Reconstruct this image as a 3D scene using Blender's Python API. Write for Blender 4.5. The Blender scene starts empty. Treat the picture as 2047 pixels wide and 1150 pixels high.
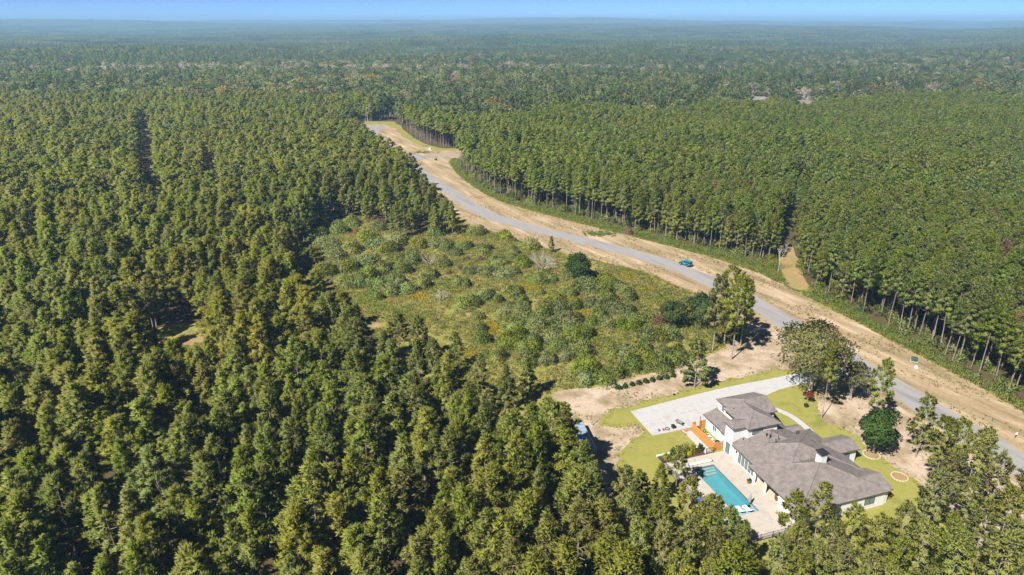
import bpy, math, random
import numpy as np
from mathutils import Vector, Matrix

R = math.radians
scn = bpy.context.scene
col = scn.collection
# ------------------------------------------------------------------ camera
CAM_H = 74.0
F_PX, W_PX, H_PX, HORIZON = 1365.0, 2047.0, 1150.0, 38.0
PITCH = math.atan((H_PX / 2 - HORIZON) / F_PX)
cd = bpy.data.cameras.new('camera'); cam = bpy.data.objects.new('camera', cd); col.objects.link(cam)
cam.location = (0, 0, CAM_H); cam.rotation_euler = (math.pi / 2 - PITCH, 0, 0)
cd.sensor_width = 36.0; cd.lens = F_PX / W_PX * 36.0; cd.clip_start = 1.0; cd.clip_end = 60000.0
scn.camera = cam
# ------------------------------------------------------------------ sky, sun, exposure
SUN_EL, SHADOW_AZ = R(46), R(50)
wd = bpy.data.worlds.new('World'); scn.world = wd; wd.use_nodes = True
nt = wd.node_tree; bg = nt.nodes['Background']
sky = nt.nodes.new('ShaderNodeTexSky'); sky.sky_type = 'NISHITA'; sky.sun_disc = False
sky.sun_elevation = SUN_EL; sky.sun_rotation = math.pi / 2 - (SHADOW_AZ + math.pi)
sky.altitude = 7500; sky.air_density = 0.55; sky.dust_density = 0.0; sky.ozone_density = 5.0
nt.links.new(sky.outputs[0], bg.inputs[0]); bg.inputs[1].default_value = 0.067
sl = bpy.data.lights.new('sun', 'SUN'); sl.energy = 4.8; sl.angle = R(0.53); sl.color = (1.0, 0.94, 0.84)
sun = bpy.data.objects.new('sun', sl); col.objects.link(sun)
sdir = Vector((math.cos(SUN_EL) * math.cos(SHADOW_AZ), math.cos(SUN_EL) * math.sin(SHADOW_AZ), -math.sin(SUN_EL)))
sun.rotation_euler = sdir.to_track_quat('-Z', 'Y').to_euler(); sun.location = (-60, -60, 120)
vs = scn.view_settings; vs.view_transform = 'Standard'; vs.look = 'None'; vs.exposure = 1.15; vs.gamma = 1.0; vs.use_curve_mapping = False
cy = scn.cycles
cy.max_bounces = 5; cy.diffuse_bounces = 2; cy.glossy_bounces = 2; cy.transmission_bounces = 3; cy.transparent_max_bounces = 6; cy.volume_bounces = 0
cy.caustics_reflective = False; cy.caustics_refractive = False; cy.use_denoising = True
cy.sample_clamp_indirect = 4.0

HAZE_DENSITY = 0.00017
# ------------------------------------------------------------------ pixel -> ground
cp, sp = math.cos(PITCH), math.sin(PITCH)
def gp(x, y, z=0.0):
    u = (x - W_PX / 2) / F_PX; v = (H_PX / 2 - y) / F_PX
    d = (u, cp + v * sp, -sp + v * cp); t = (z - CAM_H) / d[2]
    return (d[0] * t, d[1] * t)
def gps(pts, z=0.0): return np.array([gp(x, y, z) for x, y in pts])
def mpp(x, y):                       # metres per photo pixel at the ground under a pixel
    X, Y = gp(x, y); return (Y * cp + CAM_H * sp) / F_PX
def to_px(P):
    P = np.asarray(P, float); dz = P[:, 2] - CAM_H
    zc = P[:, 1] * cp - dz * sp; yc = P[:, 1] * sp + dz * cp
    return np.c_[W_PX / 2 + F_PX * P[:, 0] / zc, H_PX / 2 - F_PX * yc / zc]
def in_poly(P, poly):
    x, y = P[:, 0], P[:, 1]; n = len(poly); r = np.zeros(len(P), bool); j = n - 1
    for i in range(n):
        xi, yi = poly[i]; xj, yj = poly[j]
        c = ((yi > y) != (yj > y)) & (x < (xj - xi) * (y - yi) / (yj - yi + 1e-12) + xi)
        r ^= c; j = i
    return r
def dist_line(P, L):
    d = np.full(len(P), 1e9)
    for a, b in zip(L[:-1], L[1:]):
        ab = b - a; t = np.clip(((P - a) @ ab) / (ab @ ab + 1e-9), 0, 1)
        d = np.minimum(d, np.hypot(*(P - a - t[:, None] * ab).T))
    return d
def dens(P, step):
    P = np.asarray(P, float); s = np.r_[0, np.cumsum(np.hypot(*np.diff(P, axis=0).T))]
    n = max(2, int(s[-1] / step)); t = np.linspace(0, s[-1], n)
    return np.c_[np.interp(t, s, P[:, 0]), np.interp(t, s, P[:, 1])]
def smooth(P, k):
    P = P.copy()
    for _ in range(k): P[1:-1] = (P[:-2] + 2 * P[1:-1] + P[2:]) / 4
    return P
def terrain(x, y):
    x = np.asarray(x, float); y = np.asarray(y, float); r = np.hypot(x, y); th = np.arctan2(x, y)
    f1 = np.clip((r - 700) / 900, 0, 1); f2 = np.clip((r - 2200) / 5000, 0, 1)
    z = f1 * (7 * np.sin(x / 310 + 1.3) * np.cos(y / 420 + .4) + 5 * np.sin(x / 170 - y / 260) - 8)
    z = z + f2 * (16 + 14 * np.sin(x / 900 + .5) + 13 * np.sin(y / 700 + x / 1500))
    rid = 30 + 24 * np.exp(-((th + .06) / .30) ** 2) + 10 * np.sin(th * 7 + .8) + 5 * np.sin(th * 19)
    return z + np.clip((r - 5500) / 5000, 0, 1) ** 1.5 * rid * .8

# ------------------------------------------------------------------ materials
MATS = {}
def newmat(name):
    m = bpy.data.materials.new(name); m.use_nodes = True; MATS[name] = m
    n = m.node_tree; b = n.nodes['Principled BSDF']; return m, n, b
def N(n, t, **kw):
    x = n.nodes.new(t)
    for k, v in kw.items():
        if k in x.inputs: x.inputs[k].default_value = v
        else: setattr(x, k, v)
    return x
def noise(n, scale, detail=4, rough=.55, world=True, stretch=None):
    t = N(n, 'ShaderNodeTexNoise'); t.inputs['Scale'].default_value = scale; t.inputs['Detail'].default_value = detail; t.inputs['Roughness'].default_value = rough
    if world: v = n.nodes.new('ShaderNodeNewGeometry').outputs['Position']
    else: v = n.nodes.new('ShaderNodeTexCoord').outputs['Object']
    if stretch:
        mp = n.nodes.new('ShaderNodeMapping'); mp.inputs['Scale'].default_value = stretch[:3]
        if len(stretch) > 3: mp.vector_type = 'TEXTURE'; mp.inputs['Rotation'].default_value = (0, 0, stretch[3])
        n.links.new(v, mp.inputs[0]); v = mp.outputs[0]
    n.links.new(v, t.inputs['Vector']); return t.outputs[0]
def ramp(n, src, stops):
    r = n.nodes.new('ShaderNodeValToRGB'); e = r.color_ramp.elements
    while len(e) < len(stops): e.new(.5)
    for i, (p, c) in enumerate(stops): e[i].position = p; e[i].color = (*c, 1) if len(c) == 3 else c
    n.links.new(src, r.inputs[0]); return r.outputs[0]
def mix(n, a, b, f, mode='MIX'):
    m = n.nodes.new('ShaderNodeMix'); m.data_type = 'RGBA'; m.blend_type = mode
    for s, v in ((m.inputs[6], a), (m.inputs[7], b), (m.inputs[0], f)):
        if isinstance(v, (tuple, list)): s.default_value = (*v, 1)
        elif isinstance(v, (int, float)): s.default_value = v
        else: n.links.new(v, s)
    return m.outputs[2]
def bump(n, b, h, strength=.4, dist=.05):
    x = n.nodes.new('ShaderNodeBump'); x.inputs['Strength'].default_value = strength; x.inputs['Distance'].default_value = dist
    n.links.new(h, x.inputs['Height']); n.links.new(x.outputs[0], b.inputs['Normal'])
def plain(name, c, rough=.6, metal=0, var=.12, scale=3, spec=.4):
    m, n, b = newmat(name); b.inputs['Roughness'].default_value = rough; b.inputs['Metallic'].default_value = metal
    b.inputs['Specular IOR Level'].default_value = spec
    f = noise(n, scale, 5, world=False)
    n.links.new(ramp(n, f, [(.25, [x * (1 - var) for x in c]), (.75, [min(1, x * (1 + var)) for x in c])]), b.inputs['Base Color'])
    return m
def ground_mat(name, cols, scale, fine=2.0, rough=.95, stretch=None, stops=(.35, .5, .65), finemix=.35, bumps=.5):
    m, n, b = newmat(name); b.inputs['Roughness'].default_value = rough; b.inputs['Specular IOR Level'].default_value = .1
    big = ramp(n, noise(n, scale, 6, .62, stretch=stretch), list(zip(stops, cols)))
    fn = noise(n, fine, 4, .7)
    fc = ramp(n, fn, [(.3, (.45, .45, .45)), (.7, (1.35, 1.35, 1.35))])
    n.links.new(mix(n, big, fc, finemix, 'MULTIPLY'), b.inputs['Base Color'])
    bump(n, b, fn, bumps, .12); return m
def leaf_mat(name, dark, light, var=.18, trans=.25, zone=None, dry=None):
    m, n, b = newmat(name); n.nodes.remove(b); out = n.nodes['Material Output']
    a = N(n, 'ShaderNodeAttribute', attribute_name='tint')
    oi = n.nodes.new('ShaderNodeObjectInfo')
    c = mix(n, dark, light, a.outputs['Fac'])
    hs = n.nodes.new('ShaderNodeHueSaturation')
    mr = N(n, 'ShaderNodeMapRange'); mr.inputs[3].default_value = 1 - var; mr.inputs[4].default_value = 1 + var
    n.links.new(oi.outputs['Random'], mr.inputs[0]); n.links.new(mr.outputs[0], hs.inputs['Value'])
    mu = N(n, 'ShaderNodeMath', operation='MULTIPLY'); mu.inputs[1].default_value = 7.31
    fr = N(n, 'ShaderNodeMath', operation='FRACT'); n.links.new(oi.outputs['Random'], mu.inputs[0]); n.links.new(mu.outputs[0], fr.inputs[0])
    m2 = N(n, 'ShaderNodeMapRange'); m2.inputs[3].default_value = .5 - var * .10; m2.inputs[4].default_value = .5 + var * .09
    n.links.new(fr.outputs[0], m2.inputs[0]); n.links.new(m2.outputs[0], hs.inputs['Hue'])
    m3 = N(n, 'ShaderNodeMath', operation='MULTIPLY'); m3.inputs[1].default_value = 3.77
    f3 = N(n, 'ShaderNodeMath', operation='FRACT'); n.links.new(oi.outputs['Random'], m3.inputs[0]); n.links.new(m3.outputs[0], f3.inputs[0])
    m4 = N(n, 'ShaderNodeMapRange'); m4.inputs[3].default_value = .82; m4.inputs[4].default_value = 1.1
    n.links.new(f3.outputs[0], m4.inputs[0]); n.links.new(m4.outputs[0], hs.inputs['Saturation'])
    n.links.new(c, hs.inputs['Color']); cc = hs.outputs[0]
    if zone:                                    # slow drift of colour from stand to stand
        cc = mix(n, cc, mix(n, cc, zone, 1.0, 'MULTIPLY'), ramp(n, noise(n, 1 / 55, 3), [(.38, (0, 0, 0)), (.66, (1, 1, 1))]))
    d = n.nodes.new('ShaderNodeBsdfDiffuse'); t = n.nodes.new('ShaderNodeBsdfTranslucent'); s = n.nodes.new('ShaderNodeMixShader')
    s.inputs[0].default_value = trans
    n.links.new(cc, d.inputs[0]); n.links.new(mix(n, cc, (1.15, 1.2, .55), 1.0, 'MULTIPLY'), t.inputs[0])
    n.links.new(d.outputs[0], s.inputs[1]); n.links.new(t.outputs[0], s.inputs[2]); n.links.new(s.outputs[0], out.inputs[0])
    return m
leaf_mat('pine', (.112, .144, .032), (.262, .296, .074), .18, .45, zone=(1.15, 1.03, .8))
leaf_mat('pine_yard', (.165, .188, .038), (.345, .355, .090), .16, .46)
leaf_mat('plantation', (.120, .155, .026), (.280, .312, .066), .15, .42, zone=(.88, .95, 1.0))
leaf_mat('far_pine', (.078, .118, .040), (.185, .228, .080), .34, .36)
leaf_mat('hardwood', (.100, .130, .042), (.265, .272, .112), .42, .38)
leaf_mat('autumn_leaf', (.20, .155, .045), (.36, .28, .09), .2, .36)
leaf_mat('oak_olive', (.155, .160, .058), (.310, .300, .130), .12, .42)
leaf_mat('grey_twig', (.27, .24, .21), (.43, .38, .34), .25, .35)
leaf_mat('dark_broadleaf', (.030, .062, .014), (.100, .150, .032), .15, .3)
leaf_mat('shrub', (.130, .165, .044), (.300, .338, .120), .15, .40)
leaf_mat('weeds', (.140, .180, .026), (.300, .340, .070), .2, .4)
leaf_mat('dry_grass', (.220, .195, .060), (.380, .320, .120), .25, .4)
leaf_mat('yellow_flower', (.34, .27, .012), (.56, .43, .018), .15, .4)
leaf_mat('red_leaf', (.17, .040, .026), (.34, .105, .065), .15, .3)
leaf_mat('brown_leaf', (.17, .105, .070), (.32, .21, .145), .2, .3)
leaf_mat('lime_leaf', (.18, .22, .012), (.40, .40, .035), .1, .4)
plain('bark', (.215, .170, .138), .95, var=.35, scale=6)
plain('bark_grey', (.230, .205, .180), .95, var=.3, scale=6)
plain('dead_wood', (.38, .34, .31), .95, var=.2, scale=6)

# ground
m, n, b = newmat('forest_floor'); b.inputs['Roughness'].default_value = 1; b.inputs['Specular IOR Level'].default_value = 0
f = noise(n, .09, 6, .65)
near = ramp(n, f, [(.3, (.055, .050, .022)), (.5, (.085, .062, .035)), (.7, (.060, .070, .024))])
far = ramp(n, noise(n, .012, 8, .75), [(.3, (.022, .042, .014)), (.55, (.040, .066, .022)), (.75, (.062, .085, .032))])
g = n.nodes.new('ShaderNodeNewGeometry'); ln = N(n, 'ShaderNodeVectorMath', operation='LENGTH'); n.links.new(g.outputs['Position'], ln.inputs[0])
mr = N(n, 'ShaderNodeMapRange'); mr.inputs[1].default_value = 500; mr.inputs[2].default_value = 900; n.links.new(ln.outputs['Value'], mr.inputs[0])
n.links.new(mix(n, near, far, mr.outputs[0]), b.inputs['Base Color'])
ground_mat('meadow', [(.150, .172, .036), (.240, .218, .062), (.190, .198, .044), (.290, .228, .100)], .11, 2.2, stops=(.34, .47, .56, .68))
ground_mat('verge', [(.165, .135, .066), (.268, .202, .120), (.330, .250, .160), (.450, .358, .255)], .30, 1.3, stops=(.30, .43, .55, .68), stretch=(7, 1, 1, R(-62)))
ground_mat('sand', [(.190, .160, .085), (.290, .226, .152), (.390, .308, .232), (.440, .358, .280)], .16, 1.7, stops=(.34, .46, .56, .70))
ground_mat('lawn', [(.165, .180, .040), (.250, .232, .064), (.205, .210, .050), (.285, .242, .095)], .16, 3.0, stops=(.34, .47, .58, .70), finemix=.2, bumps=.3)
ground_mat('asphalt', [(.195, .190, .194), (.265, .256, .258), (.228, .220, .221)], .35, 6.0, rough=.85, stretch=(9, 1, 1, R(-62)), finemix=.15, bumps=.1)
ground_mat('concrete', [(.335, .332, .338), (.395, .390, .395), (.365, .360, .366)], .5, 5.0, rough=.8, finemix=.08, bumps=.05)
ground_mat('deck_stone', [(.335, .30, .268), (.395, .355, .318), (.365, .33, .295)], .6, 4.0, rough=.75, finemix=.08, bumps=.05)
ground_mat('mulch', [(.045, .030, .025), (.085, .055, .042), (.060, .042, .034)], 2.5, 9.0)
ground_mat('path_dirt', [(.30, .19, .11), (.24, .19, .07), (.34, .22, .13)], .3, 3.0)
# house and things
m, n, b = newmat('shingles'); b.inputs['Roughness'].default_value = .92; b.inputs['Specular IOR Level'].default_value = .2
c1 = ramp(n, noise(n, 1.1, 5, .7, world=False), [(.32, (.122, .105, .101)), (.5, (.168, .147, .142)), (.70, (.215, .190, .184))])
c2 = ramp(n, noise(n, 6.5, 3, .7, world=False), [(.3, (.55, .55, .55)), (.7, (1.4, 1.4, 1.4))])
n.links.new(mix(n, c1, c2, .45, 'MULTIPLY'), b.inputs['Base Color'])
bump(n, b, noise(n, 6.5, 3, .7, world=False), .5, .05)
plain('white_wall', (.62, .62, .63), .75, var=.04, scale=1.2)
plain('white_paint', (.80, .79, .77), .5, var=.03)
plain('fascia', (.085, .080, .082), .55, var=.1)
plain('dark_metal', (.030, .031, .034), .45, metal=.3, var=.2)
plain('grey_metal', (.26, .28, .30), .45, metal=.5, var=.15)
plain('dark_frame', (.05, .05, .055), .4)
plain('cedar', (.46, .20, .052), .75, var=.28, scale=2.2)
plain('terracotta', (.42, .17, .085), .85, var=.2)
plain('stone_edge', (.42, .34, .29), .9, var=.25, scale=5)
plain('lounger_white', (.80, .80, .80), .4, var=.03)
plain('umbrella_cloth', (.24, .23, .21), .9)
plain('blue_cloth', (.015, .11, .50), .7)
plain('black_plastic', (.018, .018, .02), .35)
plain('red_plastic', (.45, .02, .03), .4)
plain('teal_plastic', (.03, .16, .18), .4)
plain('green_box', (.025, .075, .055), .45)
plain('pale_box', (.62, .63, .58), .5)
plain('teal_paint', (.005, .215, .34), .25, var=.05, spec=.6)
plain('rubber', (.02, .02, .02), .9)
plain('lamp_glass', (.55, .55, .52), .15)
plain('tail_red', (.35, .01, .01), .25)
plain('wicker', (.12, .07, .045), .8, var=.3, scale=9)
plain('cushion', (.55, .52, .47), .9)
plain('trailer_shade_blue', (.24, .31, .42), .4, var=.06)  # white trailer: blue tone of the pine shade put into its colour
plain('plaster_floor', (.44, .36, .28), .8, var=.1)
m, n, b = newmat('glass'); b.inputs['Base Color'].default_value = (.10, .17, .17, 1); b.inputs['Roughness'].default_value = .06; b.inputs['Specular IOR Level'].default_value = .8
m, n, b = newmat('car_glass'); b.inputs['Base Color'].default_value = (.012, .016, .03, 1); b.inputs['Roughness'].default_value = .05; b.inputs['Specular IOR Level'].default_value = .7
m, n, b = newmat('pool_plaster')
f = noise(n, 1.4, 3, .5)
n.links.new(ramp(n, f, [(.3, (.085, .260, .300)), (.7, (.110, .310, .345))]), b.inputs['Base Color']); b.inputs['Roughness'].default_value = .8
plain('ledge_plaster', (.30, .36, .37), .8, var=.06)
m, n, b = newmat('water'); n.nodes.remove(b)
tr = n.nodes.new('ShaderNodeBsdfTransparent'); tr.inputs[0].default_value = (.80, .95, .98, 1)
gl = n.nodes.new('ShaderNodeBsdfGlossy'); gl.inputs['Roughness'].default_value = .03
fr = n.nodes.new('ShaderNodeFresnel'); fr.inputs[0].default_value = 1.33
bp = n.nodes.new('ShaderNodeBump'); bp.inputs['Strength'].default_value = .15; bp.inputs['Distance'].default_value = .05
n.links.new(noise(n, 2.2, 3), bp.inputs['Height']); n.links.new(bp.outputs[0], fr.inputs['Normal']); n.links.new(bp.outputs[0], gl.inputs['Normal'])
ms = n.nodes.new('ShaderNodeMixShader'); n.links.new(fr.outputs[0], ms.inputs[0]); n.links.new(tr.outputs[0], ms.inputs[1]); n.links.new(gl.outputs[0], ms.inputs[2])
n.links.new(ms.outputs[0], n.nodes['Material Output'].inputs[0])

# ------------------------------------------------------------------ mesh helpers
def build(name, parts):
    """parts: (verts Nx3, faces MxK, material, normals or None, tint or None) joined into one mesh datablock"""
    me = bpy.data.meshes.new(name); nv = sum(len(p[0]) for p in parts)
    V = np.concatenate([np.asarray(p[0], np.float32).reshape(-1, 3) for p in parts])
    loops, starts, mi, off, ls = [], [], [], 0, 0
    for k, p in enumerate(parts):
        Fc = np.asarray(p[1], np.int32); loops.append((Fc + off).ravel())
        starts.append(ls + np.arange(len(Fc)) * Fc.shape[1]); ls += Fc.size; mi.append(np.full(len(Fc), k)); off += len(p[0])
    me.vertices.add(nv); me.vertices.foreach_set('co', V.ravel())
    me.loops.add(ls); me.loops.foreach_set('vertex_index', np.concatenate(loops).astype(np.int32))
    st = np.concatenate(starts).astype(np.int32); me.polygons.add(len(st)); me.polygons.foreach_set('loop_start', st)
    me.polygons.foreach_set('material_index', np.concatenate(mi).astype(np.int32))
    for p in parts: me.materials.append(MATS[p[2]])
    me.polygons.foreach_set('use_smooth', np.full(len(st), any(p[3] is not None for p in parts)))
    me.update(calc_edges=True)
    if any(p[4] is not None for p in parts):
        a = me.attributes.new('tint', 'FLOAT', 'POINT')
        a.data.foreach_set('value', np.concatenate([p[4] if p[4] is not None else np.full(len(p[0]), .5) for p in parts]).astype(np.float32))
    if any(p[3] is not None for p in parts):
        vn = np.zeros(nv * 3, np.float32); me.vertices.foreach_get('normal', vn) if False else None
        base = np.array([v.vector for v in me.vertex_normals]) if any(p[3] is None for p in parts) else None
        out, o = [], 0
        for p in parts:
            out.append(p[3] if p[3] is not None else base[o:o + len(p[0])]); o += len(p[0])
        me.normals_split_custom_set_from_vertices(np.concatenate(out).astype(np.float32).tolist())
    return me
def link(name, data, parent=None, loc=(0, 0, 0), rot=(0, 0, 0), scale=None, label=None, category=None, group=None, kind=None):
    o = bpy.data.objects.new(name, data); col.objects.link(o)
    if parent: o.parent = parent
    o.location = loc; o.rotation_euler = rot
    if scale is not None: o.scale = scale
    if label: o['label'] = label
    if category: o['category'] = category
    if group: o['group'] = group
    if kind: o['kind'] = kind
    return o
def tube(pts, radii, sides=6, cap=True):
    pts = np.asarray(pts, float); n = len(pts); T = np.gradient(pts, axis=0); T /= np.linalg.norm(T, axis=1)[:, None] + 1e-9
    ref = np.array([0, 0, 1.]) if abs(T[0, 2]) < .9 else np.array([1., 0, 0])
    A = np.cross(T, ref); A /= np.linalg.norm(A, axis=1)[:, None] + 1e-9; B = np.cross(T, A)
    a = np.arange(sides) * 2 * np.pi / sides
    V = (pts[:, None] + np.asarray(radii)[:, None, None] * (np.cos(a)[None, :, None] * A[:, None] + np.sin(a)[None, :, None] * B[:, None])).reshape(-1, 3)
    i = np.arange(n - 1)[:, None] * sides; j = np.arange(sides)[None]; k = (j + 1) % sides
    Fq = np.stack([i + j, i + k, i + sides + k, i + sides + j], -1).reshape(-1, 4)
    return V, Fq
def cat(parts):
    Vs, Fs, o = [], [], 0
    for v, f in parts: Vs.append(v); Fs.append(np.asarray(f) + o); o += len(v)
    return np.concatenate(Vs), np.concatenate(Fs)
def box(x0, x1, y0, y1, z0, z1):
    V = np.array([(x, y, z) for z in (z0, z1) for x, y in ((x0, y0), (x1, y0), (x1, y1), (x0, y1))], float)
    return V, np.array([(3, 2, 1, 0), (4, 5, 6, 7), (0, 1, 5, 4), (1, 2, 6, 5), (2, 3, 7, 6), (3, 0, 4, 7)])
def mbox(name, mat, *bs): V, Fc = cat([box(*b) for b in bs]); return build(name, [(V, Fc, mat, None, None)])
def bevel_box(x0, x1, y0, y1, z0, z1, b=.06):
    V = []
    for z, i in ((z0, 0), (z1 - b, 0), (z1, b)):
        V += [(x0 + i, y0 + i, z), (x1 - i, y0 + i, z), (x1 - i, y1 - i, z), (x0 + i, y1 - i, z)]
    Fc = [(3, 2, 1, 0), (8, 9, 10, 11)]
    for l in (0, 4):
        for k in range(4): Fc.append((l + k, l + (k + 1) % 4, l + 4 + (k + 1) % 4, l + 4 + k))
    return np.array(V, float), np.array(Fc)
def prism(poly, z0, z1):              # vertical extrusion of a 2-d outline -> separate quads for sides, ngon top as own arrays
    n = len(poly); V = np.array([(x, y, z0) for x, y in poly] + [(x, y, z1) for x, y in poly], float)
    side = np.array([(i, (i + 1) % n, n + (i + 1) % n, n + i) for i in range(n)]); top = np.array([list(range(n, 2 * n))])
    return V, side, top
def extruded(name, mat, poly, z0, z1):
    poly = np.asarray(poly)
    ar = np.sum(poly[:, 0] * np.roll(poly[:, 1], -1) - np.roll(poly[:, 0], -1) * poly[:, 1])
    if ar < 0: poly = poly[::-1]
    V, s, t = prism(poly, z0, z1); return build(name, [(V, s, mat, None, None), (V.copy(), t, mat, None, None)])
def tess(outer, hole, z):
    from mathutils.geometry import tessellate_polygon
    tri = tessellate_polygon([[Vector((x, y, 0)) for x, y in outer], [Vector((x, y, 0)) for x, y in hole]])
    V = np.vstack([outer, hole]); V = np.c_[V, np.full(len(V), z)]; T = np.array(tri)
    nz = np.cross(V[T[:, 1]] - V[T[:, 0]], V[T[:, 2]] - V[T[:, 0]])[:, 2]; T[nz < 0] = T[nz < 0][:, ::-1]
    return V, T[np.abs(nz) > 1e-9]
def sheet(name, mat, poly, z, jitter=0., step=3., seed=0, kind='structure', hole=None):
    P = np.asarray(poly, float); P = dens(np.vstack([P, P[:1]]), step)[:-1]; rg = np.random.default_rng(seed)
    if jitter:
        k = rg.normal(0, 1, (len(P), 2)); k = (np.roll(k, 1, 0) + k * 1.2 + np.roll(k, -1, 0)) / 2; P = P + k * jitter
    ar = np.sum(P[:, 0] * np.roll(P[:, 1], -1) - np.roll(P[:, 0], -1) * P[:, 1])
    if ar < 0: P = P[::-1]
    if hole is not None:
        V, T = tess(P, hole, z); return link(name, build(name, [(V, T, mat, None, None)]), kind=kind)
    V = np.c_[P, np.full(len(P), z)]
    return link(name, build(name, [(V, np.arange(len(P))[None], mat, None, None)]), kind=kind)
def nrm(a): return a / (np.linalg.norm(a, axis=-1, keepdims=True) + 1e-9)
def blades(rg, C, A, n, L, w, spread, centre=None, up=.45, tint=None, outw=.35):
    """n leaf-like kites round each centre C along axis A; rounded shading normals"""
    M = len(C); C = np.repeat(C, n, 0); A = np.repeat(A, n, 0)
    d = nrm(A + rg.normal(0, spread, C.shape)); ln = (L * rg.uniform(.7, 1.2, len(C)))[:, None]
    s = nrm(np.cross(d, rg.normal(0, 1, C.shape))); ww = (w * rg.uniform(.7, 1.2, len(C)))[:, None] / 2
    nn = d * .55 + np.array([0, 0, up])
    if centre is not None: nn = nn + nrm(C - centre) * outw
    nn = nrm(nn)
    gn = np.cross(d, s); fl = np.sign((gn * nn).sum(1))[:, None]; fl[fl == 0] = 1; s = s * fl
    V = np.stack([C + d * ln * .04, C + d * ln * .6 - s * ww, C + d * ln, C + d * ln * .6 + s * ww], 1).reshape(-1, 3)
    Fq = np.arange(len(V)).reshape(-1, 4)
    t = rg.uniform(0, 1, M) if tint is None else tint
    T = np.repeat(np.clip(np.repeat(t, n) + rg.normal(0, .13, len(C)), 0, 1), 4)
    return V, Fq, np.repeat(nn, 4, 0), T

# ------------------------------------------------------------------ plants
def pine(seed, h, cb, Rm, nb, per, bl, L, w, mat, shape=.8, wood=True, sides=6, lean=.02, bark='bark', tr=.013, sp=.48):
    rg = np.random.default_rng(seed)
    zz = np.linspace(0, 1, 7); bend = np.c_[np.cumsum(rg.normal(0, lean, 7)) * h * .25 * zz, np.cumsum(rg.normal(0, lean, 7)) * h * .25 * zz]
    tp = np.c_[bend, zz * h * .97]; rad = h * tr * (1 - zz * .88) * np.r_[1.25, np.ones(6)]
    woodp = [tube(tp, rad, sides)]
    C, A, Tn = [], [], []
    lob = rg.uniform(0, 6.28, 3)
    for i in range(nb):
        t = (i + rg.uniform(0, 1)) / nb; t = t ** .92
        z = h * (cb + (1 - cb) * t * .985); cx = np.interp(z, tp[:, 2], tp[:, 0]); cyy = np.interp(z, tp[:, 2], tp[:, 1])
        az = i * 2.399 + rg.normal(0, .4)
        prof = min(1, (t + .12) / .30) ** .6 * (1 - t) ** shape + .10
        r = Rm * prof * rg.uniform(.65, 1.18) * (1 + .16 * np.sin(az * 2 + lob[0]) + .12 * np.sin(az * 3 + lob[1] + t * 6))
        rise = (.18 + .55 * t) * r + rg.normal(0, .1)
        e = np.array([cx + np.cos(az) * r, cyy + np.sin(az) * r, z + rise]); b0 = np.array([cx, cyy, z])
        if wood and i % 2 == 0: woodp.append(tube([b0, (b0 + e) / 2 + [0, 0, -.08 * r], e], [h * .0032, h * .0022, h * .0010], 3))
        k = max(1, int(round(per * (.45 + r / Rm))))
        q = rg.uniform(.45, 1.0, k) ** .8; q[0] = 1
        base = b0 + (e - b0) * q[:, None] + rg.normal(0, .16, (k, 3)) * np.array([1, 1, .8]) * max(.5, r * .5) * (1.2 - .6 * q[:, None])
        C.append(base); dd = nrm(e - b0 + np.array([0, 0, r * .35])); A.append(np.repeat(dd[None], k, 0) * .5 + np.array([0, 0, .8]))
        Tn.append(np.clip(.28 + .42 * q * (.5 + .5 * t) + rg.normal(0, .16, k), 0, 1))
    top = np.array([[tp[-1, 0], tp[-1, 1], h * .985]]); C.append(top); A.append(np.array([[0, 0, 1.]])); Tn.append(np.array([.7]))
    C, A, Tn = np.concatenate(C), np.concatenate(A), np.concatenate(Tn)
    cen = np.array([0, 0, h * (cb + (1 - cb) * .42)])
    V, Fq, Nn, T = blades(rg, C, nrm(A), bl, L, w, sp, cen * np.ones_like(C[:1]), .45, Tn)
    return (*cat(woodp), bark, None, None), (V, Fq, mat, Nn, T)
def broad(seed, h, Rm, cb, nl, per, L, w, mat, bark='bark_grey', sq=.75, wood=True, gaps=1.0, trr=.018):
    rg = np.random.default_rng(seed); cz = h * (cb + (1 - cb) * .5); rz = h * (1 - cb) * .5
    lobes = nrm(rg.normal(0, 1, (nl, 3)) * np.array([1, 1, .9]) + np.array([0, 0, .25])) * (rg.uniform(.45, 1.0, nl) ** .5)[:, None]
    LC = np.array([0, 0, cz]) + lobes * np.array([Rm, Rm, rz]) * .80
    parts = [tube([(0, 0, 0), (.02 * h, -.01 * h, h * cb * .6), (0, .02 * h, h * .62)], [h * trr * 1.3, h * trr, h * trr * .45], 7)]
    if wood:
        for c in LC[:: max(1, nl // 9)]:
            z0 = h * cb * rg.uniform(.6, 1.1); b0 = np.array([0, 0, z0])
            parts.append(tube([b0, (b0 + c) / 2 + [0, 0, .06 * h], c], [h * trr * .5, h * trr * .3, h * trr * .10], 5))
    lr = Rm * 1.25 / nl ** .33
    C, A, Tn = [], [], []
    for i, c in enumerate(LC):
        k = per; d = nrm(rg.normal(0, 1, (k, 3)) + np.array([0, 0, .35])); rr = lr * rg.uniform(.55, 1.05, (k, 1)) * rg.uniform(.7, 1.25)
        C.append(c + d * rr * np.array([1, 1, sq])); A.append(nrm(d * .8 + np.array([0, 0, .4])))
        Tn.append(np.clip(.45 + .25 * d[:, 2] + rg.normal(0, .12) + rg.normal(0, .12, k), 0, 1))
    C, A, Tn = np.concatenate(C), np.concatenate(A), np.concatenate(Tn)
    V, Fq, Nn, T = blades(rg, C, A, 3, L, w, .7, np.array([[0, 0, cz - rz * .3]]), .2, Tn)
    return (*cat(parts), bark, None, None), (V, Fq, mat, Nn, T)
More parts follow.
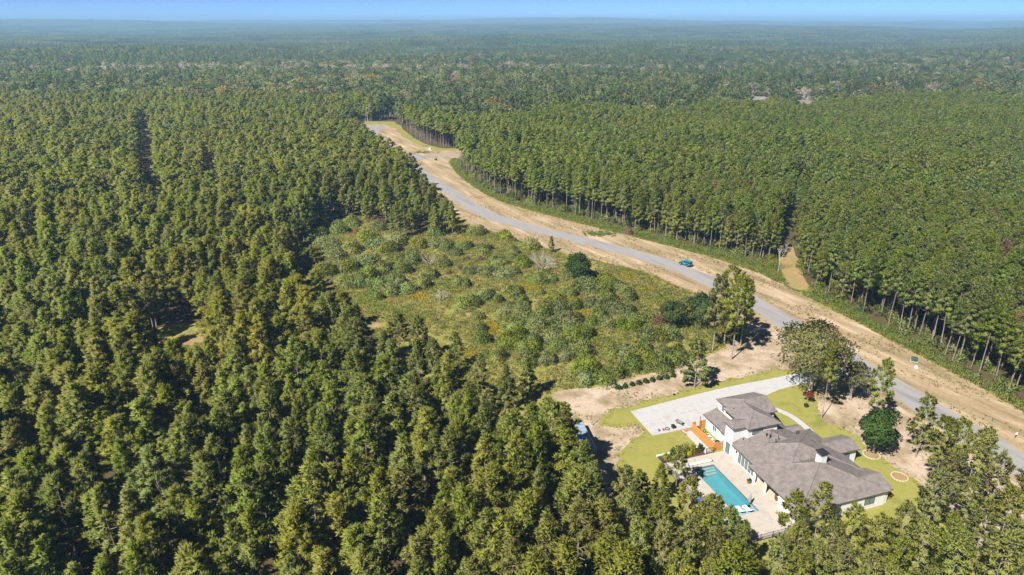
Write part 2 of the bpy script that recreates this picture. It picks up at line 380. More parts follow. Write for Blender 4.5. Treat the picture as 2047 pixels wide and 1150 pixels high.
def shrub(seed, r, h, n, L, w, mat, stems=True, rough=.25):
    rg = np.random.default_rng(seed); k = 5
    off = rg.normal(0, .33, (k, 2)) * r; rr = rg.uniform(.45, .75, k) * r; hh = rg.uniform(.55, 1.0, k) * h; off[0] = 0; rr[0] = .8 * r; hh[0] = h
    d = nrm(rg.normal(0, 1, (n, 3))); d[:, 2] = np.abs(d[:, 2]); pick = rg.integers(0, k, n)
    sc = rg.uniform(.72, 1.03, n)[:, None]
    C = np.c_[off[pick], np.zeros(n)] + d * np.c_[rr[pick], rr[pick], hh[pick]] * sc
    A = nrm(d + np.array([0, 0, .8]))
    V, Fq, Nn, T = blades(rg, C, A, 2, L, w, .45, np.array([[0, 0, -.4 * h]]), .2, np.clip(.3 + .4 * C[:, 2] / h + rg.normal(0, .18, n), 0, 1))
    st = [tube([(0, 0, 0), (*(o * .5), hh_ * .5), (*o, hh_ * .8)], [.05, .035, .015], 4) for o, hh_ in zip(off, hh)]
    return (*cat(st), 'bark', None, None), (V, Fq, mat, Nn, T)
def dead(seed, h, spread, depth=4, nbr=3, r0=.12, mat='dead_wood', low=False):
    rg = np.random.default_rng(seed); parts = []
    def rec(p, d, l, r, k):
        e = p + d * l; m = (p + e) / 2 + rg.normal(0, .07, 3) * l; parts.append(tube([p, m, e], [r, r * .8, r * .55], 4))
        if k == 0: return
        for _ in range(nbr):
            nd = nrm(d + rg.normal(0, spread, 3) + np.array([0, 0, .1])); rec(p + (e - p) * rg.uniform(.45, 1), nd, l * rg.uniform(.55, .8), r * .55, k - 1)
    if low:
        for i in range(7):
            a = i * .9; rec(np.zeros(3), nrm(np.array([np.cos(a) * .8, np.sin(a) * .8, .75])), h * .5, r0, depth - 1)
    else: rec(np.zeros(3), np.array([0, 0, 1.]), h * .5, r0, depth)
    V, Fc = cat(parts); V[:, 2] = np.maximum(V[:, 2], 0.0); return (V, Fc, mat, None, None)

def collection(name, meshes):
    c = bpy.data.collections.new(name)
    for i, me in enumerate(meshes): c.objects.link(bpy.data.objects.new('%s_%02d' % (name, i), me))
    return c
def scatter(name, P, rot, scl, idx, coll, label, category):
    me = bpy.data.meshes.new(name); n = len(P); me.vertices.add(n); me.vertices.foreach_set('co', np.asarray(P, np.float32).ravel())
    for k, t, v, f in (('rot', 'FLOAT', rot, 'value'), ('idx', 'INT', idx, 'value')):
        a = me.attributes.new(k, t, 'POINT'); a.data.foreach_set(f, np.asarray(v, np.float32 if t == 'FLOAT' else np.int32))
    a = me.attributes.new('scl', 'FLOAT_VECTOR', 'POINT'); a.data.foreach_set('vector', np.asarray(scl, np.float32).ravel())
    o = link(name, me, label=label, category=category, kind='stuff')
    g = bpy.data.node_groups.new(name, 'GeometryNodeTree')
    g.interface.new_socket('Geometry', in_out='INPUT', socket_type='NodeSocketGeometry'); g.interface.new_socket('Geometry', in_out='OUTPUT', socket_type='NodeSocketGeometry')
    gi, go = g.nodes.new('NodeGroupInput'), g.nodes.new('NodeGroupOutput'); ip = g.nodes.new('GeometryNodeInstanceOnPoints')
    ci = g.nodes.new('GeometryNodeCollectionInfo'); ci.inputs['Collection'].default_value = coll; ci.inputs['Separate Children'].default_value = True; ci.inputs['Reset Children'].default_value = True
    def attr(nm, t): a = g.nodes.new('GeometryNodeInputNamedAttribute'); a.data_type = t; a.inputs['Name'].default_value = nm; return a.outputs['Attribute']
    cx = g.nodes.new('ShaderNodeCombineXYZ'); g.links.new(attr('rot', 'FLOAT'), cx.inputs[2])
    g.links.new(gi.outputs[0], ip.inputs['Points']); g.links.new(ci.outputs[0], ip.inputs['Instance']); ip.inputs['Pick Instance'].default_value = True
    g.links.new(attr('idx', 'INT'), ip.inputs['Instance Index']); g.links.new(cx.outputs[0], ip.inputs['Rotation']); g.links.new(attr('scl', 'FLOAT_VECTOR'), ip.inputs['Scale'])
    g.links.new(ip.outputs[0], go.inputs[0]); md = o.modifiers.new('scatter', 'NODES'); md.node_group = g
    return o
def grid_pts(rg, x0, x1, y0, y1, s, jit=.42):
    X, Y = np.meshgrid(np.arange(x0, x1, s), np.arange(y0, y1, s)); X = X + (np.arange(X.shape[0]) % 2)[:, None] * s / 2
    P = np.c_[X.ravel(), Y.ravel()]; return P + rg.uniform(-jit, jit, P.shape) * s
def frustum(P, m=25, hi=0):
    half = .76 * P[:, 1] + m + 8
    return (np.abs(P[:, 0]) < half + .02 * np.abs(P[:, 1])) & (P[:, 1] > 55 - m)

# ================================================================== LARGE STRUCTURE
# house frame of reference (u along the house toward the pool end, v across it)
HO = np.array([38.363, 117.241]); HA = R(-72); HU = np.array([math.cos(HA), math.sin(HA)]); HV = np.array([-HU[1], HU[0]])
def hw(u, v): return HO + HU * u + HV * v
def hl(x, y, z=0): q = np.array(gp(x, y, z)) - HO; return float(q @ HU), float(q @ HV)
def root(name, u, v, z=0., rot=0., **kw): q = hw(u, v); return link(name, None, loc=(q[0], q[1], z), rot=(0, 0, HA + rot), **kw)
PU0, PU1, PV0, PV1 = 14.0, 27.0, -11.3, -7.1
PIT = np.array([hw(PU0 - .05, PV0 - .05), hw(PU1 + .05, PV0 - .05), hw(PU1 + .05, PV1 + .05), hw(PU0 - .05, PV1 + .05)])   # pool excavation
# ground: one sheet to the horizon
rr = np.r_[250, 330, 430, 560, 700, np.linspace(780, 3000, 46), np.linspace(3100, 22000, 80)]
na = 300; th = np.arange(na) / na * 2 * np.pi
X = rr[:, None] * np.sin(th)[None]; Y = rr[:, None] * np.cos(th)[None]
V = np.c_[X.ravel(), Y.ravel(), terrain(X, Y).ravel()]
i = np.arange(len(rr) - 1)[:, None] * na; j = np.arange(na)[None]; k = (j + 1) % na
Fq = np.stack([i + j, i + na + j, i + na + k, i + k], -1).reshape(-1, 4)[:, ::-1]
V0, F0 = tess(V[:na, :2], PIT, 0.0)
link('ground', build('ground', [(V, Fq, 'forest_floor', None, None), (V0, F0, 'forest_floor', None, None)]), kind='structure')

UP = [(759, 260), (768, 275), (790, 296), (810, 309), (830, 320), (852, 340), (876, 358), (910, 382), (946, 408), (970, 422), (1014, 438), (1073, 452), (1132, 464), (1200, 481), (1237, 489), (1296, 504), (1355, 524), (1414, 545), (1508, 592), (1588, 633), (1694, 703), (1779, 753), (1851, 797), (1920, 838), (2047, 913)]
LO = [(730, 259), (750, 282), (778, 302), (798, 318), (824, 346), (848, 361), (882, 378), (912, 402), (928, 419), (955, 432), (999, 449), (1058, 464), (1103, 474), (1147, 486), (1200, 497), (1266, 514), (1325, 535), (1393, 557), (1503, 614), (1550, 647), (1710, 746), (1873, 844), (1963, 900), (2045, 957)]
A_, B_ = smooth(dens(gps(UP), 2), 30), smooth(dens(gps(LO), 2), 30)
ctr = []
for q in A_:
    d = np.hypot(*(B_ - q).T); ctr.append((q + B_[d.argmin()]) / 2)
ctr = smooth(dens(np.array(ctr), 2), 60)
ctr = np.vstack([ctr, ctr[-1] + (ctr[-1] - ctr[-6]) * np.linspace(.4, 22, 50)[:, None]])
ROAD_W = 7.2
tan = nrm(np.gradient(ctr, axis=0)); nor = np.c_[-tan[:, 1], tan[:, 0]]
road_poly = np.vstack([ctr + nor * ROAD_W / 2, (ctr - nor * ROAD_W / 2)[::-1]])
def strip(name, mat, c, wl, wr, z):
    t = nrm(np.gradient(c, axis=0)); q = np.c_[-t[:, 1], t[:, 0]]; a = c + q * np.reshape(wl, (-1, 1)); b = c - q * np.reshape(wr, (-1, 1)); nn = len(c)
    V = np.vstack([np.c_[a, np.full(nn, z)], np.c_[b, np.full(nn, z)]]); i = np.arange(nn - 1)
    return link(name, build(name, [(V, np.stack([i, nn + i, nn + i + 1, i + 1], -1), mat, None, None)]), kind='structure')

# open ground (tree bases stay outside it), pixels of ground points along the right tree line, then back along the left one
RIGHT = [(700, 246), (716, 243), (788, 243), (800, 252), (818, 270), (850, 288), (885, 297), (990, 297), (990, 309), (914, 320), (925, 345), (960, 374), (1010, 397), (1100, 420), (1200, 445), (1300, 470), (1400, 495), (1480, 515), (1540, 530), (1552, 508), (1558, 490), (1576, 490), (1598, 520), (1612, 562), (1650, 587), (1700, 613), (1740, 638), (1800, 665), (1860, 700), (1900, 724), (1950, 754), (2010, 788), (2080, 830), (2300, 960)]
LEFT = [(1215, 1100), (1172, 1010), (1112, 948), (1062, 898), (985, 862), (910, 835), (840, 805), (780, 780), (720, 735), (660, 700), (615, 650), (600, 600), (588, 560), (600, 505), (640, 455), (700, 432), (760, 445), (820, 470), (880, 472), (905, 455), (868, 425), (806, 362), (756, 318), (700, 272)]
OPEN = np.vstack([gps(RIGHT), gps([(2600, 1300), (1240, 1300)]), gps(LEFT)])
PLANT_EDGE = gps(RIGHT[9:])

sheet('meadow', 'meadow', OPEN, .010, jitter=.5, step=4, seed=1, hole=PIT)
VR = [(722, 249), (770, 249), (790, 257), (806, 275), (840, 292), (872, 301), (980, 302), (980, 308), (905, 317), (900, 330), (925, 358), (965, 385), (1010, 407), (1100, 432), (1200, 458), (1330, 490), (1440, 520), (1520, 548), (1600, 588), (1700, 638), (1800, 692), (1900, 742), (1980, 785), (2047, 822), (2300, 965)]
VL = [(2300, 1200), (2047, 990), (1900, 885), (1780, 805), (1640, 725), (1520, 690), (1500, 650), (1440, 608), (1380, 580), (1300, 548), (1250, 533), (1190, 520), (1120, 503), (1050, 485), (960, 455), (915, 432), (860, 390), (820, 358), (780, 325), (745, 290), (720, 262)]
VERGE = np.vstack([gps(VR), gps(VL)])
sheet('forest_glade', 'meadow', gps([(285, 668), (350, 645), (430, 650), (455, 690), (430, 790), (310, 790)]), .012, jitter=.5, step=3, seed=9)
sheet('dry_grass_verge', 'verge', VERGE, .022, jitter=.35, step=2.5, seed=2)
SANDP = gps([(1085, 805), (1105, 788), (1180, 777), (1250, 758), (1340, 738), (1400, 718), (1440, 700), (1480, 670), (1512, 640), (1545, 655), (1640, 715), (1740, 780), (1850, 850), (1950, 912), (2047, 985), (2047, 1200), (1150, 1200), (1205, 1050), (1190, 980), (1165, 900), (1130, 850)])
sheet('sandy_ground', 'sand', SANDP, .034, jitter=.45, step=2.2, seed=3, hole=PIT)
LAWNP = gps([(1195, 850), (1222, 822), (1270, 806), (1340, 789), (1400, 772), (1470, 757), (1545, 741), (1600, 737), (1655, 740), (1628, 782), (1634, 815), (1648, 844), (1680, 854), (1715, 874), (1745, 905), (1780, 930), (1815, 948), (1860, 985), (1910, 1040), (1950, 1100), (1960, 1200), (1190, 1200), (1222, 1010), (1228, 950), (1240, 905), (1262, 880), (1292, 864), (1272, 850), (1235, 855)])
sheet('lawn', 'lawn', LAWNP, .046, jitter=.30, step=.9, seed=4, hole=PIT)
r2 = np.random.default_rng(77); e_ = smooth(r2.normal(0, .45, (len(ctr), 2)), 2); strip('road', 'asphalt', ctr, ROAD_W / 2 + e_[:, 0], ROAD_W / 2 + e_[:, 1], .050)
end = gps([(729, 252), (768, 252), (762, 261), (731, 260)]); sheet('road_end', 'asphalt', end, .054)
side = smooth(dens(gps([(800, 312), (830, 314), (865, 312), (902, 310), (985, 306)]), 2), 8); strip('side_road', 'asphalt', side, 3.0, 3.0, .054)
fil = sheet('road_junction', 'asphalt', gps([(806, 307), (838, 310.5), (850, 318), (832, 321), (822, 322)]), .058)
strip('firebreak_path', 'path_dirt', smooth(dens(gps([(1600, 575), (1580, 540), (1573, 510), (1568, 490)]), 2), 6), 2.8, 2.8, .030)
strip('trail', 'path_dirt', smooth(dens(gps([(300, 690), (380, 682), (470, 672), (560, 668), (650, 665), (700, 658), (760, 650)]), 2), 6), 2.2, 2.2, .030)

# driveway of concrete slabs
dr = root('driveway', 0, 0, kind='structure')
upE = [hl(*q) for q in [(1260, 823), (1360, 797), (1450, 775), (1545, 757), (1620, 741), (1665, 733), (1700, 727)]]
loE = [(2.6, -13.0), (2.5, -7.5), (2.3, -3), (2.3, 9.5), hl(1535, 786), hl(1600, 768), hl(1655, 757), hl(1712, 752)]
def along(E, v): E = sorted(E, key=lambda q: q[1]); return float(np.interp(v, [q[1] for q in E], [q[0] for q in E]))
st = list(np.arange(-13, 36.5, 4.3)); vmax = min(upE[-1][1], loE[-1][1])
st = [s for s in st if s < vmax - 1] + [vmax]
for a, c in zip(st[:-1], st[1:]):
    wdt = along(loE, a) - along(upE, a); ns = 2 if wdt > 6.5 else 1
    for k in range(ns):
        q = []
        for v, t in ((a + .02, k / ns), (a + .02, (k + 1) / ns), (c - .02, (k + 1) / ns), (c - .02, k / ns)):
            u0, u1 = along(upE, v), along(loE, v); q.append((u0 + (u1 - u0) * t + (.02 if t == k / ns else -.02), v))
        link('slab', extruded('slab', 'concrete', q, .0, .085), dr)
# front walk, curved, cut into slabs
wk = root('front_walk', 0, 0, kind='structure')
wc = smooth(dens(np.array([hl(1548, 818), hl(1565, 824), hl(1588, 836), hl(1604, 849), hl(1622, 864)]), .5), 4)
t_ = nrm(np.gradient(wc, axis=0)); q_ = np.c_[-t_[:, 1], t_[:, 0]]
for i in range(0, len(wc) - 3, 3):
    a = wc[i:i + 4]; l = a + q_[i:i + 4] * .62; r = a - q_[i:i + 4] * .62; l[-1] -= t_[i + 3] * .02; r[-1] -= t_[i + 3] * .02
    link('slab', extruded('slab', 'concrete', np.vstack([l, r[::-1]]), .0, .085), wk)
sw = root('side_walk', 0, 0, kind='structure')
for k in range(6): link('slab', mbox('slab', 'concrete', (2.7 + k * 1.35, 4.03 + k * 1.35, -6.7, -5.12, 0, .085)), sw)

# ------------------------------------------------------------------ the house
house = root('house', 0, 0, label='white single-family house with grey-brown shingle roofs, chimney and pool patio', category='house')
PITCHR = .36
def hip(u0, u1, v0, v1, z, axis, e0, e1, pitch=PITCHR, th=.2):
    """roof solid; axis 'u'/'v' = ridge direction; e0/e1 = 'hip' | 'gable' at low / high end"""
    if axis == 'v': a0, a1, c0, c1 = v0, v1, u0, u1
    else: a0, a1, c0, c1 = u0, u1, v0, v1
    hw_ = (c1 - c0) / 2; zr = z + hw_ * pitch; cm = (c0 + c1) / 2
    r0 = a0 + (hw_ if e0 == 'hip' else 0); r1 = a1 - (hw_ if e1 == 'hip' else 0)
    if r0 > r1: r0 = r1 = (a0 + a1) / 2
    P = [(a0, c0, z), (a1, c0, z), (a1, c1, z), (a0, c1, z), (r0, cm, zr), (r1, cm, zr), (a0, c0, z - th), (a1, c0, z - th), (a1, c1, z - th), (a0, c1, z - th)]
    if axis == 'v': P = [(b, a, c) for a, b, c in P]
    q = [(0, 1, 5, 4), (2, 3, 4, 5)]; t = [(1, 2, 5), (3, 0, 4)]; s = [(0, 6, 7, 1), (1, 7, 8, 2), (2, 8, 9, 3), (3, 9, 6, 0)]; bt = [(6, 9, 8, 7)]
    if axis == 'v': q, t, s, bt = [[f[::-1] for f in L] for L in (q, t, s, bt)]
    P = np.array(P, float); me = build('roof', [(P, np.array(q), 'shingles', None, None), (P, np.array(t[:1]), 'shingles' if e1 == 'hip' else 'white_wall', None, None), (P, np.array(t[1:]), 'shingles' if e0 == 'hip' else 'white_wall', None, None), (P, np.array(s), 'fascia', None, None), (P, np.array(bt), 'white_paint', None, None)])
    o = link('roof', me, house)
    # ridge and hip caps: slightly proud rows of cap shingles
    caps = []
    if r1 - r0 > .3: caps.append((4, 5))
    if e0 == 'hip': caps += [(0, 4), (3, 4)]
    if e1 == 'hip': caps += [(1, 5), (2, 5)]
    for i, j in caps: link('ridge_cap', build('ridge_cap', [(*tube([P[i] + [0, 0, -.02], P[j] + [0, 0, -.02]], [.09, .09], 4), 'shingles', None, None)]), o)
    # gutter along the eaves
    for i, j in ((6, 7), (8, 9)): link('gutter', build('gutter', [(*tube([P[i] + [0, 0, .10], P[j] + [0, 0, .10]], [.085, .085], 5), 'fascia', None, None)]), o)
    return o
hip(3.0, 10.3, 0.0, 8.4, 6.0, 'v', 'hip', 'gable')
hip(6.6, 14.0, -0.7, 6.3, 6.0, 'u', 'gable', 'hip')
hip(10.1, 13.1, -3.2, 2.5, 6.0, 'v', 'hip', 'gable')
hip(8.6, 21.0, -2.65, 9.9, 3.0, 'u', 'hip', 'hip')
hip(13.4, 27.0, -3.25, 13.6, 3.02, 'u', 'hip', 'hip')
hip(19.4, 32.3, -4.15, 13.5, 2.98, 'u', 'hip', 'hip', pitch=.35)
hip(16.8, 21.5, 5.0, 17.7, 3.03, 'v', 'gable', 'gable')
hip(26.2, 32.1, 5.0, 14.3, 3.04, 'v', 'gable', 'gable')
hip(11.2, 13.6, 6.0, 12.4, 2.9, 'v', 'gable', 'gable')
# lean-to roof of the garage annex
P = np.array([(2.9, -2.45, 3.0), (9.95, -2.45, 3.0), (9.95, .5, 3.95), (2.9, .5, 3.95), (2.9, -2.45, 2.82), (9.95, -2.45, 2.82), (9.95, .5, 3.77), (2.9, .5, 3.77)])
o = link('roof', build('roof', [(P, np.array([(0, 1, 2, 3)]), 'shingles', None, None), (P, np.array([(0, 4, 5, 1), (1, 5, 6, 2), (3, 7, 4, 0)]), 'fascia', None, None), (P, np.array([(4, 7, 6, 5)]), 'white_paint', None, None)]), house)
link('gutter', build('gutter', [(*tube([(2.9, -2.5, 2.92), (9.95, -2.5, 2.92)], [.085, .085], 5), 'fascia', None, None)]), o)
for w in [(3.4, 9.9, .4, 8.0, 0, 5.95), (9.9, 13.6, -.3, 5.9, 0, 5.95), (10.45, 12.75, -2.8, -.3, 0, 5.95), (3.25, 9.7, -1.95, .4, 0, 3.0), (9.2, 13.8, -2.25, 9.5, 0, 2.95),
          (13.8, 20.4, -2.8, 13.2, 0, 2.98), (20.4, 26.9, 1.0, 13.2, 0, 2.95), (26.9, 31.9, -3.7, 13.2, 0, 2.95), (17.2, 21.1, 13.2, 17.3, 0, 2.98), (26.6, 31.7, 13.2, 13.9, 0, 2.98)]:
    link('wall', mbox('wall', 'white_wall', w), house)
for u0, u1 in ((3.25, 9.7),): link('annex_gable_wall', build('annex_gable_wall', [(np.array([(3.25, -1.95, 3), (3.25, .4, 3), (3.25, .4, 3.7)], float), np.array([(0, 1, 2)]), 'white_wall', None, None)]), house)
def win(kind, u0, u1, z0, z1, v, mull=1, frame='white_paint', face='v-', glass='glass'):
    """framed opening on a wall face; face v- : wall at v looking to -v, u+ : wall at u looking to +u"""
    fr, f = .07, .05
    def bx(a0, a1, b0, b1, d0, d1):
        return (a0, a1, v - d1, v - d0, b0, b1) if face == 'v-' else (v + d0, v + d1, a0, a1, b0, b1)
    bars = [bx(u0, u1, z0, z0 + fr, .0, f), bx(u0, u1, z1 - fr, z1, .0, f), bx(u0, u0 + fr, z0 + fr, z1 - fr, .0, f), bx(u1 - fr, u1, z0 + fr, z1 - fr, .0, f)]
    for k in range(1, mull): c = u0 + (u1 - u0) * k / mull; bars.append(bx(c - .03, c + .03, z0 + fr, z1 - fr, .0, f - .005))
    w = link(kind, mbox(kind, frame, *bars), house)
    for k in range(mull):
        a, c = u0 + (u1 - u0) * k / mull, u0 + (u1 - u0) * (k + 1) / mull
        link('pane', mbox('pane', glass, bx(a + .035, c - .035, z0 + fr, z1 - fr, .004, .02)), w)
    if kind == 'window': link('sill', mbox('sill', 'white_paint', bx(u0 - .05, u1 + .05, z0 - .06, z0 - .003, .0, f + .06)), w)
    if kind == 'door': link('handle', mbox('handle', 'dark_metal', bx(u1 - .2, u1 - .14, 1.0, 1.15, f, f + .05)), w)
win('window', 5.6, 8.4, 4.35, 5.55, .4, 2); win('window', 4.6, 5.2, 4.3, 5.5, .4, 1, 'dark_frame')
win('window', 5.6, 6.8, 1.0, 2.2, -1.95, 2)
for k in range(5): win('window', 15.0 + k * .95, 15.72 + k * .95, .35, 2.55, -2.8, 1, 'dark_frame')
win('door', 11.2, 12.3, .08, 2.3, -2.8, 1, 'dark_frame')
win('door', 12.85, 13.55, .08, 2.2, -2.25, 1, 'white_paint')
win('door', 21.0, 24.6, .08, 2.5, 1.0, 4, 'dark_frame', glass='car_glass')
win('window', 2.0, 4.2, .8, 2.2, 31.9, 2, 'dark_frame', 'u+'); win('window', 9.0, 11.0, .8, 2.2, 31.9, 2, 'dark_frame', 'u+')
win('window', 14.3, 15.9, .7, 2.2, 21.1, 2, 'dark_frame', 'u+'); win('window', .6, 2.8, 4.3, 5.4, 13.6, 2, 'dark_frame', 'u+')
for u in (20.7, 23.6): link('column', mbox('column', 'white_paint', (u - .17, u + .17, -3.85, -3.51, .02, 2.80), (u - .24, u + .24, -3.92, -3.44, .02, .30)), house)
link('patio_beam', mbox('patio_beam', 'fascia', (20.4, 26.9, -3.9, -3.55, 2.55, 2.80)), house)
link('patio_ceiling', mbox('patio_ceiling', 'white_paint', (20.42, 26.88, -3.5, .98, 2.68, 2.76)), house)
ch = link('chimney', mbox('chimney', 'white_wall', (24.75, 25.95, 4.6, 5.8, 5.3, 7.15)), house)
link('chimney_band', mbox('chimney_band', 'grey_metal', (24.7, 26.0, 4.55, 5.85, 7.153, 7.35)), ch)
link('flue', mbox('flue', 'dark_metal', (24.95, 25.75, 4.8, 5.6, 7.353, 7.62)), ch)
link('chimney_cap', build('chimney_cap', [(*bevel_box(24.55, 26.15, 4.4, 6.0, 7.623, 7.85, .14), 'dark_metal', None, None)]), ch)
for u, v, z, h, r in [(15.2, 2.4, 4.4, .9, .1), (15.9, 2.6, 4.5, .9, .1), (16.9, 3.5, 5.0, .7, .06), (17.2, 2.8, 4.7, .6, .06), (13.4, -1.0, 3.3, .5, .07), (15.2, 9.0, 3.9, .6, .07), (15.0, 9.6, 3.8, .5, .07)]:
    p = link('vent_pipe', build('vent_pipe', [(*tube([(u, v, z), (u, v, z + h)], [r, r], 8), 'dark_metal', None, None)]), house)
    link('vent_hood', build('vent_hood', [(*tube([(u, v, z + h - .02), (u, v, z + h + .08), (u, v, z + h + .14)], [r * 1.7, r * 1.6, .01], 8), 'dark_metal', None, None)]), p)
for v in (-2.83,): link('wall_lamp', mbox('wall_lamp', 'dark_metal', (14.3, 14.5, -3.0, -2.8, 1.9, 2.25)), house)
for u in (13.95, 20.2): link('downspout', build('downspout', [(*tube([(u, -2.88, .05), (u, -2.88, 2.85)], [.05, .05], 5), 'white_paint', None, None)]), house)

# pool deck of stone around the pool
dk = root('pool_deck', 0, 0, kind='structure')
for r in [(11.0, PU0, -15.7, -2.2), (PU1, 32.6, -15.7, -2.2), (PU0, PU1, -15.7, PV0), (PU0, PU1, PV1, -2.2)]:
    nu, nv = max(1, round((r[1] - r[0]) / 3.2)), max(1, round((r[3] - r[2]) / 3.2))
    for a in range(nu):
        for c in range(nv):
            du, dv = (r[1] - r[0]) / nu, (r[3] - r[2]) / nv
            link('slab', mbox('slab', 'deck_stone', (r[0] + a * du + .008, r[0] + (a + 1) * du - .008, r[2] + c * dv + .008, r[2] + (c + 1) * dv - .008, -.02, .12)), dk)
link('deck_base', mbox('deck_base', 'mulch', (10.98, PU0 - .01, -15.72, -2.18, -.02, .105), (PU1 + .01, 32.62, -15.72, -2.18, -.02, .105), (PU0, PU1, -15.72, PV0 - .01, -.02, .105), (PU0, PU1, PV1 + .01, -2.18, -.02, .105)), dk)
pf = link('patio_floor', mbox('patio_floor', 'plaster_floor', (20.4, 26.9, -3.5, 1.0, .0, .135)), dk)
pool = root('swimming_pool', 0, 0, label='rectangular blue swimming pool set in pale stone deck beside the house', category='swimming pool')
link('basin', build('basin', [(*cat([box(PU0 - .04, PU1 + .04, PV0 - .04, PV1 + .04, -1.6, -1.45), box(PU0 - .04, PU0 + .0, PV0, PV1, -1.45, .02), box(PU1, PU1 + .04, PV0, PV1, -1.45, .02), box(PU0, PU1, PV0 - .04, PV0, -1.45, .02), box(PU0, PU1, PV1, PV1 + .04, -1.45, .02)]), 'pool_plaster', None, None)]), pool)
link('tanning_ledge', mbox('tanning_ledge', 'ledge_plaster', (24.9, PU1 - .003, PV0 + .003, PV1 - .003, -1.445, -.22)), pool)
for k in range(3): link('step', mbox('step', 'ledge_plaster', (PU0 + .003 + k * .4, PU0 + .4 + k * .4, PV0 + .003, PV1 - .003, -1.445, -.3 - k * .33)), pool)
link('waterline_tile', mbox('waterline_tile', 'grey_metal', (PU0 + .003, PU0 + .03, PV0 + .03, PV1 - .03, -.2, .11), (PU0, PU1, PV1 - .03, PV1 - .003, -.2, .11), (PU0, PU1, PV0 + .003, PV0 + .03, -.2, .11)), pool)
V, Fc = np.array([(PU0 + .03, PV0 + .03, 0), (PU1 - .005, PV0 + .03, 0), (PU1 - .005, PV1 - .03, 0), (PU0 + .03, PV1 - .03, 0)]), np.array([(0, 1, 2, 3)])
link('water', build('water', [(V, Fc, 'water', None, None)]), pool)
cr = root('pool_cover_roller', 13.1, -9.3, .12, label='long white pool cover roller lying at the pool end', category='pool cover')
link('tube', build('tube', [(*tube([(0, -2.2, .25), (0, 2.2, .25)], [.22, .22], 10), 'white_paint', None, None)]), cr)
for s in (-2.35, 2.35): link('stand', mbox('stand', 'grey_metal', (-.2, .2, s - .05, s + .05, 0, .45)), cr)

def lounger(u, v, rot, mat, label, cat_, z=.12, group=None):
    t = root('pool_lounger', u, v, z, rot, label=label, category=cat_, group=group)
    link('seat', build('seat', [(*bevel_box(-.9, .35, -.33, .33, .18, .32, .05), mat, None, None)]), t)
    P, Fq = bevel_box(0, .85, -.33, .33, 0, .12, .04); a = R(38)
    P2 = P.copy(); P2[:, 0] = .33 + P[:, 0] * math.cos(a) - P[:, 2] * math.sin(a); P2[:, 2] = .2 + P[:, 0] * math.sin(a) + P[:, 2] * math.cos(a)
    link('backrest', build('backrest', [(P2, Fq, mat, None, None)]), t)
    for x in (-.75, .25):
        for y in (-.25, .25): link('leg', mbox('leg', mat, (x - .05, x + .05, y - .05, y + .05, 0, .19)), t)
lounger(25.7, -9.9, R(-6), 'lounger_white', 'white pool lounger on the tanning ledge, farther from the umbrella', 'lounger', -.215)
lounger(25.9, -8.6, R(4), 'lounger_white', 'white pool lounger on the tanning ledge beside the closed umbrella', 'lounger', -.215)
lounger(21.9, -14.9, R(80), 'blue_cloth', 'blue lounge chair beside the black deck railing', 'lounger', .12, 'blue lounge chairs by the railing')
lounger(23.2, -14.7, R(100), 'blue_cloth', 'blue lounge chair beside the black deck railing', 'lounger', .12, 'blue lounge chairs by the railing')
um = root('closed_umbrella', 25.2, -7.75, -.215, label='closed grey umbrella on black pole beside the white loungers', category='umbrella')
link('canopy', build('canopy', [(*tube([(0, 0, .9), (0, 0, 1.3), (0, 0, 2.1), (0, 0, 2.6)], [.22, .24, .15, .03], 8), 'umbrella_cloth', None, None)]), um)
link('pole', build('pole', [(*tube([(0, 0, 0), (0, 0, .95)], [.03, .03], 6), 'dark_metal', None, None)]), um)
link('base', build('base', [(*tube([(0, 0, 0), (0, 0, .07), (0, 0, .1)], [.3, .28, .04], 10), 'dark_metal', None, None)]), um)
# patio furniture and pot
pt = root('patio_planter', 20.4, -4.3, .12, label='dark round planter at the foot of the patio column', category='planter')
link('pot', build('pot', [(*tube([(0, 0, 0), (0, 0, .35), (0, 0, .5), (0, 0, .46)], [.28, .42, .40, .34], 12), 'wicker', None, None)]), pt)
s_ = shrub(900, .35, .4, 60, .22, .1, 'dark_broadleaf'); link('plant', build('plant', [s_[1]]), pt, loc=(0, 0, .42))
for u, v, rt, lb in [(22.6, -1.8, .4, 'brown wicker armchair with pale cushion nearer the column on the covered patio'), (24.3, -1.4, 2.4, 'brown wicker armchair with pale cushion deeper inside the covered patio'), (25.6, -2.6, 1.2, 'brown wicker armchair with pale cushion at the patio end wall')]:
    t = root('patio_chair', u, v, .135, rt, label=lb, category='chair')
    link('seat', mbox('seat', 'wicker', (-.38, .38, -.38, .38, 0, .38)), t); link('backrest', mbox('backrest', 'wicker', (-.38, -.26, -.38, .38, .383, .85)), t)
    link('cushion', build('cushion', [(*bevel_box(-.25, .36, -.27, .27, .383, .50, .05), 'cushion', None, None)]), t)
    for s in (-1, 1): link('armrest', mbox('armrest', 'wicker', (-.257, .38, min(s * .28, s * .38), max(s * .28, s * .38), .383, .60)), t)

